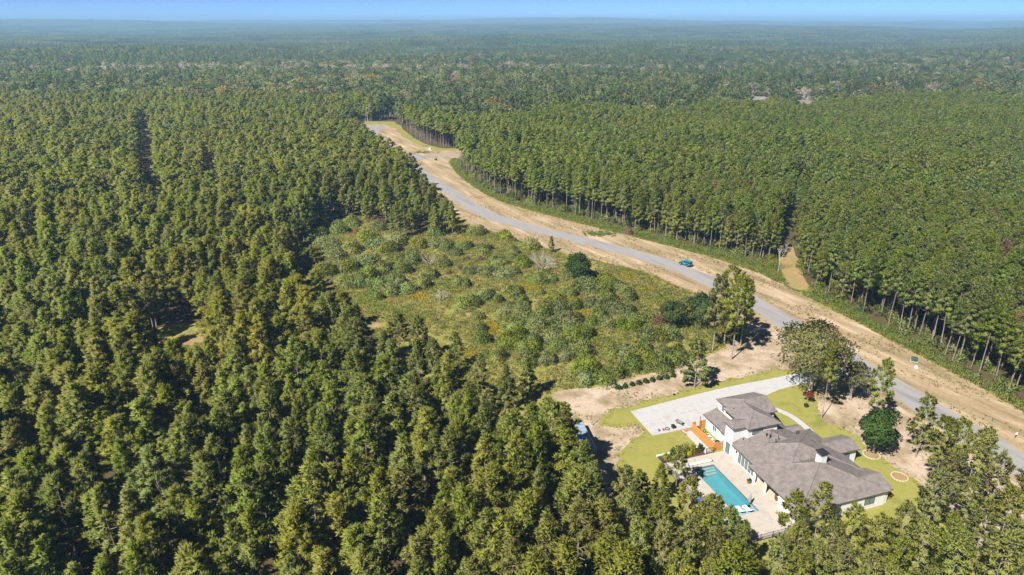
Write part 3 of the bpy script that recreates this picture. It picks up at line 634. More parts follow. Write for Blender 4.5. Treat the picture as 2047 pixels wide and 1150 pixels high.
# black metal railing round the deck
def railing(name, u0, v0, u1, v1, label, h=1.25):
    t = root(name, u0, v0, .0, label=label, category='railing'); L = math.hypot(u1 - u0, v1 - v0); t.rotation_euler[2] += math.atan2(v1 - v0, u1 - u0)
    for z in (.2, h - .06): link('rail', mbox('rail', 'dark_metal', (0, L, -.02, .02, z, z + .05)), t)
    pm = mbox('post', 'dark_metal', (-.04, .04, -.04, .04, 0, h + .06)); n_ = max(1, int(L / 2.2))
    for k in range(n_ + 1): link('post', pm, t, loc=(L * k / n_, 0, 0))
    km = mbox('picket', 'dark_metal', (-.011, .011, -.011, .011, .25, h - .06)); n_ = int(L / .16)
    for k in range(n_): link('picket', km, t, loc=(L * (k + .5) / n_, 0, 0))
railing('deck_railing', 11.2, -15.85, 32.7, -15.85, 'black metal railing along the long pool side of the deck')
railing('deck_railing', 32.75, -15.7, 32.75, -4.6, 'black metal railing across the short end of the deck past the loungers')
railing('deck_railing', 10.85, -6.6, 10.85, -5.05, 'short black metal gate panel between plant bed and cedar fence')

# cedar fence around the equipment yard
def cedar(name, runs, label):
    t = root(name, 0, 0, label=label, category='fence'); pk = {}
    rg = np.random.default_rng(5)
    for (u0, v0, u1, v1) in runs:
        L = math.hypot(u1 - u0, v1 - v0); a = math.atan2(v1 - v0, u1 - u0); n_ = max(2, int(L / .145))
        for k in range(n_):
            me = pk.setdefault(int(rg.integers(0, 4)), None)
            hgt = 1.85
            key = len(pk) - 1
            f = (k + .5) / n_; w_ = L / n_ * .47
            me = build('picket', [(*box(-w_, w_, -.012, .012, .06, hgt + rg.uniform(-.015, .015)), 'cedar', None, None)]) if k == 0 else me0
            me0 = me
            o = link('picket', me, t, loc=(u0 + (u1 - u0) * f, v0 + (v1 - v0) * f, 0), rot=(rg.normal(0, .006), 0, a))
        for z in (.35, 1.0, 1.6): link('rail', mbox('rail', 'cedar', (0, L, .014, .055, z, z + .09)), t, loc=(u0, v0, 0), rot=(0, 0, a))
        n_ = max(1, round(L / 2.3))
        pm = mbox('post', 'cedar', (-.05, .05, .057, .157, 0, 1.9))
        for k in range(n_ + 1): link('post', pm, t, loc=(u0 + (u1 - u0) * k / n_, v0 + (v1 - v0) * k / n_, 0), rot=(0, 0, a))
    return t
cedar('cedar_fence', [(3.3, -4.95, 10.45, -4.75), (10.5, -4.72, 10.42, -2.85), (3.2, -4.2, 3.25, -4.9), (3.2, -2.0, 3.2, -3.1)], 'orange cedar picket fence screening the equipment yard beside the garage annex')
# equipment behind it
t = root('kamado_grill', 9.5, -3.4, .09, label='black domed kettle grill at the fence corner of the equipment yard', category='grill')
ang = np.linspace(0, np.pi / 2, 6)
link('lid', build('lid', [(*tube(np.c_[np.zeros(6), np.zeros(6), .85 + .55 * np.sin(ang)], np.maximum(.55 * np.cos(ang), .01), 14), 'black_plastic', None, None)]), t)
link('bowl', build('bowl', [(*tube([(0, 0, .25), (0, 0, .4), (0, 0, .65), (0, 0, .84)], [.12, .38, .52, .55], 14), 'black_plastic', None, None)]), t)
for a in (0, 2.1, 4.2): link('leg', build('leg', [(*tube([(.2 * math.cos(a), .2 * math.sin(a), .4), (.4 * math.cos(a), .4 * math.sin(a), 0)], [.03, .03], 5), 'dark_metal', None, None)]), t)
for u, lb in ((6.7, 'white air conditioner condenser behind the cedar fence, nearer the driveway'), (7.75, 'white air conditioner condenser behind the cedar fence, nearer the grill')):
    t = root('air_conditioner', u, -3.75, .09, label=lb, category='air conditioner')
    link('case', build('case', [(*bevel_box(-.42, .42, -.42, .42, .03, .9, .05), 'white_paint', None, None)]), t)
    link('fan_grille', build('fan_grille', [(*tube([(0, 0, .895), (0, 0, .915), (0, 0, .92)], [.34, .34, .02], 14), 'grey_metal', None, None)]), t)
    link('pad', mbox('pad', 'concrete', (-.5, .5, -.5, .5, -.08, .03)), t)
t = root('pool_pump', 8.7, -3.6, .05, label='grey pool pump and filter tanks with pipes beside the grill', category='pump')
for x, y, r, h in ((0, 0, .28, .9), (.1, -.6, .22, .7), (-.5, .1, .16, .5)): link('tank', build('tank', [(*tube([(x, y, 0), (x, y, h * .8), (x, y, h * .95), (x, y, h)], [r, r, r * .6, .02], 12), 'grey_metal', None, None)]), t)
link('pipe', build('pipe', [(*tube([(-.5, .1, .4), (-.3, -.3, .4), (.1, -.6, .4)], [.05, .05, .05], 6), 'white_paint', None, None)]), t)
t = root('garbage_bin', 4.5, -4.3, .09, label='black wheeled bin just inside the cedar fence opening', category='bin')
link('body', build('body', [(*bevel_box(-.3, .3, -.3, .3, .08, 1.0, .02), 'black_plastic', None, None)]), t); link('lid', mbox('lid', 'black_plastic', (-.33, .33, -.33, .33, 1.003, 1.08)), t)
t = root('yard_post', 3.3, -3.3, 0, label='brown wooden post standing in the fence opening by the driveway', category='post')
link('shaft', mbox('shaft', 'cedar', (-.07, .07, -.07, .07, 0, 2.7)), t); link('cap', mbox('cap', 'dark_metal', (-.09, .09, -.09, .09, 2.703, 2.76)), t)
t = root('hose_arch', 5.3, -3.4, .0, label='black arched hose against the white annex wall', category='hose')
ag = np.linspace(0, np.pi, 9); link('coil', build('coil', [(*tube(np.c_[.45 * np.cos(ag), np.zeros(9), .1 + 1.3 * np.sin(ag)], np.full(9, .07), 6), 'black_plastic', None, None)]), t)
for k, (u, v) in enumerate(((2.9, -5.6), (3.3, -6.3), (4.1, -6.9))):
    t = root('brick_pile', u, v, .085 if k < 2 else .046, R(20 * k), label=['heap of orange bricks at the driveway end of the cedar fence', 'loose orange bricks on the side walk near the fence end', 'few orange bricks on the lawn edge beside the side walk'][k], category='bricks')
    rg = np.random.default_rng(k); bm_ = build('brick', [(*bevel_box(-.1, .1, -.05, .05, 0, .07, .008), 'terracotta', None, None)])
    for q in range(14): link('brick', bm_, t, loc=(rg.normal(0, .28), rg.normal(0, .25), .07 * (q % 3)), rot=(0, 0, rg.uniform(0, 3)))
# things on the drive
def at(name, px, py, z=.085, rot=0., **kw): u, v = hl(px, py); return root(name, u, v, z, rot, **kw)
t = at('small_bucket', 1317, 863, label='small dark teal bucket on the driveway corner', category='bucket')
link('body', build('body', [(*tube([(0, 0, 0), (0, 0, .38)], [.16, .2], 10), 'teal_plastic', None, None)]), t); link('rim', build('rim', [(*tube([(0, 0, .36), (0, 0, .4)], [.215, .215], 10), 'teal_plastic', None, None)]), t)
t = at('fuel_can', 1326, 861, label='small red fuel can on the driveway edge', category='can')
link('body', build('body', [(*bevel_box(-.2, .2, -.13, .13, 0, .36, .05), 'red_plastic', None, None)]), t); link('spout', build('spout', [(*tube([(.12, 0, .34), (.24, 0, .52)], [.03, .02], 6), 'black_plastic', None, None)]), t)
t = at('garden_hose', 1334, 859, label='coiled dark garden hose ring lying on the driveway', category='hose')
ag = np.linspace(0, 2 * np.pi * 3, 60); link('coil', build('coil', [(*tube(np.c_[.42 * np.cos(ag), .42 * np.sin(ag), .05 + .12 * ag / 19], np.full(60, .05), 5), 'rubber', None, None)]), t)
t = at('black_toolbox', 1346, 856, label='black box standing on the driveway beside the hose ring', category='box')
link('body', build('body', [(*bevel_box(-.38, .38, -.3, .3, 0, .5, .05), 'black_plastic', None, None)]), t); link('lid', build('lid', [(*bevel_box(-.4, .4, -.32, .32, .503, .62, .05), 'black_plastic', None, None)]), t)
t = at('wheelbarrow', 1358, 849, rot=.4, label='grey metal wheelbarrow on the driveway near the cedar fence', category='wheelbarrow')
P = np.array([(-.55, -.3, .35), (.45, -.25, .35), (.45, .25, .35), (-.55, .3, .35), (-.75, -.45, .75), (.75, -.4, .7), (.75, .4, .7), (-.75, .45, .75)])
link('tray', build('tray', [(P, np.array([(0, 3, 2, 1), (0, 1, 5, 4), (1, 2, 6, 5), (2, 3, 7, 6), (3, 0, 4, 7)]), 'grey_metal', None, None)]), t)
link('wheel', build('wheel', [(*tube([(.75, -.06, .2), (.75, .06, .2)], [.2, .2], 12), 'rubber', None, None)]), t)
for s in (-1, 1):
    link('handle', build('handle', [(*tube([(-1.2, s * .3, .6), (.7, s * .1, .25)], [.03, .03], 5), 'cedar', None, None)]), t); link('leg', build('leg', [(*tube([(-.4, s * .28, .4), (-.45, s * .28, 0)], [.025, .025], 5), 'dark_metal', None, None)]), t)
t = at('landscape_light', 1347, 791, .05, label='small black landscape light on the lawn strip beside the driveway', category='lamp')
link('stake', build('stake', [(*tube([(0, 0, 0), (0, 0, .3)], [.05, .05], 6), 'black_plastic', None, None)]), t); link('hood', build('hood', [(*tube([(0, 0, .28), (0, 0, .36), (0, 0, .42)], [.26, .24, .03], 10), 'black_plastic', None, None)]), t)

# plant bed beside the deck with a low white wall
bd = root('plant_bed', 0, 0, kind='structure'); link('mulch_fill', mbox('mulch_fill', 'mulch', (8.9, 10.95, -15.5, -6.75, 0, .14)), bd)
wl = root('bed_wall', 8.75, -11.2, 0, label='low pale stone wall edging the plant bed next to the lawn', category='wall')
for k in range(15): link('block', mbox('block', 'white_wall', (-.12, .12, -4.4 + k * .6, -3.83 + k * .6, 0, .34 + .01 * (k % 3))), wl)
BED = [(9.7, -7.2, 'dark_broadleaf', .55, 1.7, 'dark green conical shrub in plant bed, nearest the cedar fence'), (9.5, -8.7, 'lime_leaf', .7, 1.9, 'lime yellow upright shrub in plant bed, first after the conical dark one'), (9.9, -8.1, 'red_leaf', .35, .5, 'small reddish low shrub between conical and lime shrubs in plant bed'), (9.4, -10.1, 'lime_leaf', .85, 2.1, 'larger lime yellow shrub in the middle of the plant bed'), (10.1, -9.6, 'yellow_flower', .4, .6, 'small yellow flowering clump in front of the lime shrubs'),
       (9.6, -11.6, 'weeds', .7, 1.2, 'rounded green shrub in plant bed past the lime shrubs'), (9.7, -12.9, 'dark_broadleaf', .6, 2.0, 'dark green upright shrub toward the far end of the plant bed'), (9.8, -14.3, 'lime_leaf', .6, 1.0, 'low yellow green shrub at the far end of the plant bed')]
for i, (u, v, mt, r, h, lb) in enumerate(BED):
    t = root('bed_shrub', u, v, .13, i, label=lb, category='shrub'); s_ = shrub(700 + i, r, h, 260, .32, .12, mt); link('stems', build('stems', [s_[0]]), t); link('foliage', build('foliage', [s_[1]]), t)
t = at('flowering_shrub', 1768, 993, .046, label='bright yellow flowering shrub at the house corner on the lawn', category='shrub'); s_ = shrub(720, 1.0, 1.2, 300, .32, .16, 'yellow_flower'); link('stems', build('stems', [s_[0]]), t); link('foliage', build('foliage', [s_[1]]), t)

# ------------------------------------------------------------------ vehicle on the roadside
def car():
    q = gp(1370, 531); a = math.atan2(*(np.array(gp(1357, 527)) - np.array(gp(1386, 537)))[::-1])
    t = link('parked_car', None, loc=(q[0], q[1], .05), rot=(0, 0, a), label='teal blue boxy off-road car with dark roof parked on the road edge', category='car')
    def lof(secs, mat, nm, par=t):       # sections: (x, halfwidth_bottom, halfwidth_top, z0, z1)
        V = []; 
        for x, w0, w1, z0, z1 in secs: V += [(x, -w0, z0), (x, w0, z0), (x, w1, z1), (x, -w1, z1)]
        Fc = []
        for i in range(len(secs) - 1):
            for k in range(4): Fc.append((4 * i + k, 4 * i + (k + 1) % 4, 4 * i + 4 + (k + 1) % 4, 4 * i + 4 + k))
        Fc += [(3, 2, 1, 0), tuple(4 * (len(secs) - 1) + k for k in range(4))]
        return link(nm, build(nm, [(np.array(V, float), np.array(Fc)[:, ::-1], mat, None, None)]), par)
    body = lof([(-2.15, .80, .80, .50, 1.12), (.62, .80, .80, .50, 1.14), (.75, .76, .74, .52, 1.12), (1.95, .66, .60, .55, 1.02), (2.0, .6, .56, .6, .98)], 'teal_paint', 'body')
    lof([(-2.10, .76, .66, 1.13, 1.76), (.15, .76, .67, 1.14, 1.80), (.62, .74, .66, 1.14, 1.2)], 'car_glass', 'cabin_glass')
    lof([(-2.14, .70, .68, 1.75, 1.85), (.20, .70, .68, 1.78, 1.87)], 'teal_paint', 'roof')
    for x in (-2.08, -1.2, -.42, .2):
        for s in (-1, 1): link('pillar', build('pillar', [(*tube([(x, s * .79, 1.1), (x - (.0 if x < .1 else .12), s * .68, 1.78)], [.05, .05], 4), 'teal_paint', None, None)]), t)
    wm = build('tyre', [(*tube([(0, -.13, 0), (0, -.10, 0), (0, .10, 0), (0, .13, 0)], [.30, .41, .41, .30], 16), 'rubber', None, None)])
    rm = build('rim', [(*tube([(0, -.145, 0), (0, .145, 0), (0, .146, 0)], [.24, .24, .01], 10), 'grey_metal', None, None)])
    for x in (-1.35, 1.35):
        for s in (-1, 1):
            w = link('wheel', wm, t, loc=(x, s * .80, .41)); link('rim', rm, w)
            ag = np.linspace(.15, np.pi - .15, 7); link('fender', build('fender', [(*tube(np.c_[x + .56 * np.cos(ag), np.full(7, s * .82), .42 + .52 * np.sin(ag)], np.full(7, .10), 5), 'black_plastic', None, None)]), t)
    w = link('spare_wheel', wm, t, loc=(-2.30, .1, .95), rot=(0, 0, R(90))); link('rim', rm, w)
    link('front_bumper', mbox('front_bumper', 'black_plastic', (2.05, 2.22, -.78, .78, .45, .65)), t); link('rear_bumper', mbox('rear_bumper', 'black_plastic', (-2.32, -2.153, -.75, .75, .45, .62)), t)
    link('grille', mbox('grille', 'dark_metal', (2.003, 2.03, -.42, .42, .66, .96)), t)
    for s in (-1, 1):
        link('headlight', build('headlight', [(*tube([(2.0, s * .50, .82), (2.06, s * .50, .82)], [.1, .09], 10), 'lamp_glass', None, None)]), t)
        link('tail_light', mbox('tail_light', 'tail_red', (-2.17, -2.153, s * .70 - .06, s * .70 + .06, .85, 1.05)), t)
        link('mirror', mbox('mirror', 'black_plastic', (.42, .55, s * .92 - .1, s * .92 + .1, 1.15, 1.35)), t)
        for x in (-.42, .55): link('door_seam', mbox('door_seam', 'dark_metal', (x - .008, x + .008, s * .80 - .006, s * .80 + .006, .55, 1.1)), t)
car()
# trailer half hidden under the pines on the sand; body blue is painted-in shade
q0, q1 = np.array(gp(1152, 842, 2.2)), np.array(gp(1180, 900, 2.2)); cc = (q0 + q1) / 2; L = np.hypot(*(q1 - q0))
t = link('cargo_trailer', None, loc=(cc[0], cc[1], .034), rot=(0, 0, math.atan2(*(q1 - q0)[::-1])), label='cargo trailer with blue-grey shade painted in, parked on sand half hidden under pines', category='trailer')
h2 = L / 2
link('body', build('body', [(*bevel_box(-h2, h2, -1.2, 1.2, .45, 2.3, .12), 'trailer_shade_blue', None, None)]), t)
for k in range(int(L / 1.1)): link('roof_rib', mbox('roof_rib', 'grey_metal', (-h2 + .5 + k * 1.1, -h2 + .56 + k * 1.1, -1.05, 1.05, 2.303, 2.34)), t)
link('rear_door', mbox('rear_door', 'grey_metal', (h2 + .003, h2 + .04, -1.05, 1.05, .6, 2.15)), t)
for x in (-.5, .5):
    for s in (-1, 1): link('wheel', build('wheel', [(*tube([(x, s * 1.22, .36), (x, s * 1.36, .36)], [.36, .36], 14), 'rubber', None, None)]), t)
link('drawbar', build('drawbar', [(*tube([(-h2, 0, .5), (-h2 - 1.2, 0, .5)], [.06, .05], 6), 'dark_metal', None, None)]), t)

# utility boxes and marker posts along the road
def util(px, py, nm, lb, mat, dims):
    q = gp(px, py); t = link(nm, None, loc=(q[0], q[1], .02), rot=(0, 0, R(-30)), label=lb, category='utility box'); a, b_, h = dims
    link('case', build('case', [(*bevel_box(-a, a, -b_, b_, .08, h, .06), mat, None, None)]), t); link('pad', mbox('pad', 'concrete', (-a - .15, a + .15, -b_ - .15, b_ + .15, 0, .08)), t)
    link('lid', build('lid', [(*bevel_box(-a - .03, a + .03, -b_ - .03, b_ + .03, h + .003, h + .1, .05), mat, None, None)]), t)
util(1827, 722, 'transformer_box', 'dark green transformer box on the dry verge opposite the driveway', 'green_box', (.62, .5, .8))
util(1831, 736, 'telecom_pedestal', 'pale low pedestal box beside the green transformer on the verge', 'pale_box', (.3, .25, .4))
util(1215, 470, 'transformer_box', 'small grey-green utility box in the weed patch on the bend verge', 'green_box', (.45, .4, .7))
util(871, 321, 'transformer_box', 'dark utility box on the dry verge below the side road', 'green_box', (.6, .5, .9))
util(860, 299, 'telecom_pedestal', 'white pedestal box at the tree line above the side road', 'pale_box', (.6, .5, .9))
q = gp(2029, 876); t = link('marker_sign', None, loc=(q[0], q[1], .02), rot=(0, 0, R(20)), label='small white marker sign on a post at the roadside verge', category='sign')
link('post', mbox('post', 'dark_metal', (-.04, .04, -.04, .04, 0, 1.3)), t); link('plate', mbox('plate', 'white_paint', (-.3, .3, -.065, -.043, .75, 1.3)), t)

# ================================================================== VEGETATION
rg = np.random.default_rng(11)
HI = [pine(100 + i, 15, [.16, .22, .28, .2, .3, .18, .25][i], [3.5, 3.0, 3.9, 3.3, 3.2, 3.7, 2.9][i], 62, 9, 10, .80, .18, 'pine', shape=[.85, 1.0, .8, .9, .75, .95, 1.1][i]) for i in range(7)]
PL = [pine(200 + i, 18, [.38, .44, .36, .46, .40][i], [2.5, 2.2, 2.7, 2.3, 2.6][i], 50, 7, 10, .82, .19, 'plantation', shape=[.95, 1.1, .9, 1.2, 1.0][i], bark='bark', tr=.0075, lean=.012) for i in range(5)]
YD = [pine(300 + i, 16, [.36, .28, .46, .32, .40, .25][i], [3.1, 3.4, 2.8, 3.2, 2.9, 3.5][i], 52, 8, 10, .80, .18, 'pine_yard', shape=.55, bark='bark_grey', tr=.0095, lean=.022, sp=.55) for i in range(6)]
SM = [pine(330 + i, 10, .08, [2.9, 2.5, 3.1][i], 48, 8, 10, .72, .27, 'pine', shape=.8) for i in range(3)]
def meshes(vs, nm): return [(build(nm + '_trunk', [v[0]]), build(nm + '_crown', [v[1]])) for v in vs]
mHI, mPL, mYD, mSM = meshes(HI, 'pine'), meshes(PL, 'plantation_pine'), meshes(YD, 'yard_pine'), meshes(SM, 'young_pine')
def tree(name, pair, x, y, rot, scl, label, category, group=None, z=0.02, tilt=(0, 0)):
    t = link(name, None, loc=(x, y, z), rot=(tilt[0], tilt[1], rot), label=label, category=category, group=group)
    s = scl if hasattr(scl, '__len__') else (scl, scl, scl)
    link('trunk', pair[0], t, scale=s); link('crown', pair[1], t, scale=s); return t
def rnd(a, b): return float(rg.uniform(a, b))

# --- single trees read off the photograph (ground pixel, height)
FP = 'pine tree'
def one(px, py, h, pool_, h0, label, wide=1., name='pine_tree', group=None, i=None, tilt=(0, 0)):
    q = gp(px, py); k = int(rg.integers(0, len(pool_))) if i is None else i; s = h / h0
    return tree(name, pool_[k], q[0], q[1], rnd(0, 6.28), (s * wide, s * wide, s), label, FP, group, tilt=tilt)
one(1462, 719, 20.5, mYD, 16, 'tall roadside pine with bare lower trunk between meadow and driveway', .85, i=0)
one(1424, 702, 18.5, mYD, 16, 'tall pine second in the clump between meadow and road', .9, i=3)
one(1447, 688, 20, mYD, 16, 'tallest pine at the back of the clump beside the road', .85, i=5)
one(1480, 692, 17, mYD, 16, 'slim pine at the road side of the clump by the driveway', .8, i=4)
one(1388, 775, 11, mSM, 10, 'bushy yellow-green pine standing alone above the row of young shrubs', .95, i=0)
one(1642, 836, 16.5, mYD, 16, 'slender pine with long bare trunk at the lawn edge before the front walk', .62, i=2)
one(1742, 862, 15, mYD, 16, 'open-crowned pine behind the dark green broadleaf by the road', .75, i=0)
one(1102, 505, 5.5, mSM, 10, 'small cedar-like conifer beside the road bend near the grey dead shrub', .95, i=1)
one(690, 660, 10, mSM, 10, 'wide low pine in front of the dirt trail left of the meadow', 1.15, i=2)
one(838, 722, 11.5, mHI, 15, 'pine at meadow corner throwing shadow toward a smaller pine', 1.0, i=0)
one(800, 712, 11, mHI, 15, 'pine at the meadow corner beside the end of the dirt trail', 1.0, i=2)
one(912, 738, 9, mHI, 15, 'smaller pine standing in the meadow edge right of the corner pines', .9, i=4)
one(1052, 798, 9.5, mSM, 10, 'bushy pine at the low corner of the meadow by the sand', .95, i=1)
one(905, 470, 12, mHI, 15, 'pine at the forest tip where the meadow meets the road', .95, i=5)
one(795, 478, 12, mHI, 15, 'broad pine beside the red-leaved bush at the scrub edge', 1.15, i=0)
one(735, 455, 11, mHI, 15, 'pine left of the red-leaved bush at the scrub edge', 1.1, i=3)
for px, py, h, w in [(640, 660, 8, 1.2), (660, 715, 10, 1.1), (715, 735, 11, 1.1), (770, 752, 11, 1.0), (870, 772, 11, 1.0), (960, 800, 10.5, 1.0), (1010, 830, 11, 1.0), (640, 600, 8, 1.2), (625, 540, 8, 1.1)]:
    one(px, py, h, mHI, 15, 'medium pine standing loosely along the dirt trail below the scrub', w, group='pines along the dirt trail')
for px, py, h in [(1128, 962, 12.5), (1158, 1015, 12), (1182, 1045, 11)]: one(px, py, h, mHI, 15, 'full pine at the forest edge overhanging the cargo trailer', 1.05, group='pines overhanging the trailer')
YARD = [(1830, 915), (1862, 985), (1900, 960), (1925, 1010), (1880, 1035), (1950, 975), (1965, 1055), (1915, 1085), (1845, 1080), (1990, 1105), (2030, 1050), (1940, 1140), (2040, 1160), (1990, 1180), (2080, 1110), (1870, 1165), (1815, 1190), (1880, 1225), (1960, 1240), (2060, 1240)]
for px, py in YARD: one(px, py, rnd(11, 14.5), mYD, 16, 'yellow-green pine between the house and the road', rnd(.85, 1.05), group='pines between house and road')
BACK = [(1568, 1118), (1622, 1108), (1690, 1135), (1580, 1165), (1640, 1175), (1735, 1165), (1660, 1230), (1610, 1215), (1720, 1225), (1770, 1215), (1580, 1250), (1540, 1225), (1780, 1145), (1620, 1280), (1700, 1290), (1760, 1285), (1830, 1275), (1530, 1290)]
for px, py in BACK: one(px, py, rnd(9.5, 12.5), mYD, 16, 'yellow-green pine behind the rear wall of the house', rnd(.85, 1.1), group='pines behind the house')
POOLP = [(1350, 985), (1318, 1005), (1275, 1030), (1245, 1075), (1300, 1065), (1250, 1120), (1310, 1120), (1365, 1105), (1405, 1125), (1440, 1150), (1470, 1175), (1420, 1190), (1370, 1180), (1320, 1185), (1270, 1190), (1465, 1235), (1400, 1250), (1340, 1250), (1280, 1260), (1500, 1260)]
for px, py in POOLP: one(px, py, rnd(7.5, 9) if py < 1070 else rnd(10, 13.5), mYD if rg.uniform() < .6 else mHI, 16, 'full green pine growing outside the pool deck railing', rnd(.85, 1.1), group='pines outside the pool deck')

def btree(name, v, px, py, rot, label, scl=1., cat_='tree', parts=('trunk', 'crown')):
    q = gp(px, py); t = link(name, None, loc=(q[0], q[1], .03), rot=(0, 0, rot), label=label, category=cat_)
    link(parts[0], build(name + '_' + parts[0], [v[0]]), t, scale=(scl,) * 3); link(parts[1], build(name + '_' + parts[1], [v[1]]), t, scale=(scl,) * 3); return t
btree('oak_tree', broad(401, 16.5, 7.4, .34, 36, 115, .50, .28, 'oak_olive', trr=.022), 1616, 792, 1.0, 'large spreading olive-green oak over the driveway mouth')
btree('magnolia_tree', broad(402, 8.2, 4.3, .02, 26, 110, .50, .26, 'dark_broadleaf'), 1155, 560, .4, 'dense dark green rounded tree in the meadow beside the road bend')
btree('broadleaf_tree', broad(403, 7.2, 3.2, .08, 18, 110, .45, .26, 'dark_broadleaf'), 1345, 655, 2.0, 'dark green leafy tree next to the red-brown shrub in the meadow')
btree('broadleaf_tree', broad(404, 9.5, 3.6, .10, 20, 110, .48, .26, 'dark_broadleaf'), 1398, 655, .4, 'dark leafy tree at the road side of the pine clump')
btree('broadleaf_tree', broad(405, 9.5, 3.2, .16, 20, 130, .45, .25, 'dark_broadleaf'), 1746, 908, 2.6, 'dark green leafy yard tree inside a curved stone ring')
btree('broadleaf_tree', broad(406, 9.0, 2.9, .2, 14, 90, .45, .25, 'hardwood'), 1700, 800, 1.6, 'thin green tree on the sandy ground near the oak')
rt = btree('ornamental_tree', broad(407, 2.6, .8, .3, 7, 60, .24, .12, 'red_leaf', trr=.012), 1613, 806, .2, 'small red-leaved young tree on the front lawn')
t = at('plant_pot', 1611, 814, .05, label='small dark round pot on the lawn below the red-leaved tree', category='pot'); link('bowl', build('bowl', [(*tube([(0, 0, 0), (0, 0, .3), (0, 0, .5), (0, 0, .45)], [.3, .48, .5, .42], 12), 'black_plastic', None, None)]), t); s_ = shrub(730, .4, .4, 60, .2, .1, 'dark_broadleaf'); link('plant', build('plant', [s_[1]]), t, loc=(0, 0, .42))
for i, (px, py, r, lb) in enumerate([(1742, 910, 1.4, 'curved pale stone ring with mulch around the dark yard tree'), (1798, 954, 1.3, 'curved pale stone ring with mulch on the side lawn below the pines'), (1812, 1122, 1.3, 'pale stone ring round a pine on the back lawn')]):
    t = at('stone_ring', px, py, .046, label=lb, category='garden edging'); me = build('stone', [(*bevel_box(-.2, .2, -.1, .1, 0, .16, .03), 'stone_edge', None, None)])
    link('mulch_fill', build('mulch_fill', [(*tube([(0, 0, .0), (0, 0, .04), (0, 0, .05)], [r, r, .01], 20), 'path_dirt', None, None)]), t)
    for k in range(int(2 * math.pi * r / .45)): a = k * .45 / r; link('stone', me, t, loc=(r * math.cos(a), r * math.sin(a), 0), rot=(0, 0, a + math.pi / 2))
# dead and coloured shrubs
for px, py, d, lb in [(1085, 540, dead(501, 6.5, .42, 4, 4, .10, low=True), 'big silvery dead bush left of the dark rounded meadow tree'), (882, 600, dead(502, 3.6, .5, 4, 3, .06, low=True), 'small white dead bush in the middle of the meadow'), (857, 530, dead(503, 4.0, .5, 4, 3, .06, low=True), 'grey dead bush beside brown brush at the meadow top'), (683, 552, dead(504, 6, .35, 4, 2, .10), 'grey leafless snag at the left edge of the scrub'), (1480, 500, dead(505, 10, .25, 3, 2, .12), 'leaning pale dead trunk at the plantation edge'), (1555, 545, dead(506, 8, .4, 4, 3, .12), 'tangled grey dead tree beside the firebreak path'), (735, 243, dead(507, 16, .3, 4, 3, .25), 'pale dead tree behind the end of the road')]:
    q = gp(px, py); o = link('dead_tree' if d[0][:, 2].max() > 4 else 'dead_bush', build('dead_wood', [d]), loc=(q[0], q[1], 0), label=lb, category='dead tree' if d[0][:, 2].max() > 4 else 'dead bush')
def sh(name, px, py, r, h, mat, label, seed, group=None):
    q = gp(px, py); v = shrub(seed, r, h, int(420 * r + 100), .34, .13, mat); t = link(name, None, loc=(q[0], q[1], 0), rot=(0, 0, seed), label=label, category='shrub', group=group)
    link('stems', build('stems', [v[0]]), t); link('foliage', build('foliage', [v[1]]), t)
sh('red_bush', 764, 452, 2.0, 3.2, 'red_leaf', 'bright red-leaved bush between pines at the scrub edge', 511)
sh('red_bush', 713, 466, 1.6, 1.4, 'red_leaf', 'low pinkish-red bush in the scrub left of the bright red one', 512)
sh('brown_bush', 1313, 646, 2.2, 3.0, 'brown_leaf', 'red-brown withered shrub left of the dark leafy meadow tree', 513)
sh('brown_bush', 880, 528, 2.0, 1.2, 'brown_leaf', 'brown withered brush beside the grey dead bush', 514)
sh('brown_bush', 292, 622, 2.0, 4.5, 'brown_leaf', 'rusty brown bush in the shade of the left forest', 515)
sh('brown_bush', 1255, 468, 2.0, 3.0, 'brown_leaf', 'rusty brown brush under the plantation edge near the bend', 516)
for i, (px, py) in enumerate([(897, 548), (922, 540), (935, 520), (960, 520), (1028, 482)]): sh('brown_bush', px, py, 1.0, 1.5, 'brown_leaf', 'small dark brown bush among the upper meadow weeds', 520 + i, 'small brown meadow bushes')
for i, (px, py) in enumerate([(1235, 778), (1249, 775), (1263, 771), (1276, 768), (1291, 765), (1304, 762), (1318, 759), (1333, 757), (1346, 754)]):
    sh('young_shrub', px, py, .55, .9, 'dark_broadleaf', 'small dark green shrub in the planted row on the sandy strip', 540 + i, 'row of young shrubs on the sand')

# --- meadow bushes: places read from the photograph (x, y, radius in px of two crops)
Z4 = [(60, 345, 60), (270, 400, 70), (330, 385, 60), (470, 385, 50), (590, 440, 90), (510, 450, 60), (690, 440, 80), (780, 435, 80), (720, 400, 60), (270, 490, 30), (360, 520, 60), (470, 500, 50), (60, 490, 60), (140, 560, 50), (60, 600, 70), (130, 620, 70), (880, 525, 50), (1060, 505, 30), (620, 560, 80), (720, 545, 80), (790, 590, 70), (500, 590, 50), (610, 690, 40), (720, 690, 60), (850, 620, 80), (920, 660, 80), (380, 590, 80), (330, 600, 50), (90, 690, 80), (120, 780, 70), (250, 740, 80), (330, 780, 80), (420, 720, 90), (40, 810, 60), (480, 790, 90), (310, 930, 60), (450, 900, 60), (360, 850, 60), (560, 900, 60), (600, 990, 90), (560, 1050, 70), (700, 1070, 70), (840, 900, 80), (930, 900, 80), (880, 970, 80), (800, 1040, 60), (980, 780, 70), (1060, 790, 60), (1100, 990, 80), (1150, 950, 60), (1150, 780, 70), (820, 720, 50), (905, 730, 60), (960, 850, 60), (560, 760, 70), (660, 640, 60), (210, 860, 70), (210, 680, 60), (160, 850, 60), (1010, 1000, 50), (1200, 900, 60), (30, 700, 60), (1090, 900, 50), (750, 900, 50), (1010, 950, 60)]
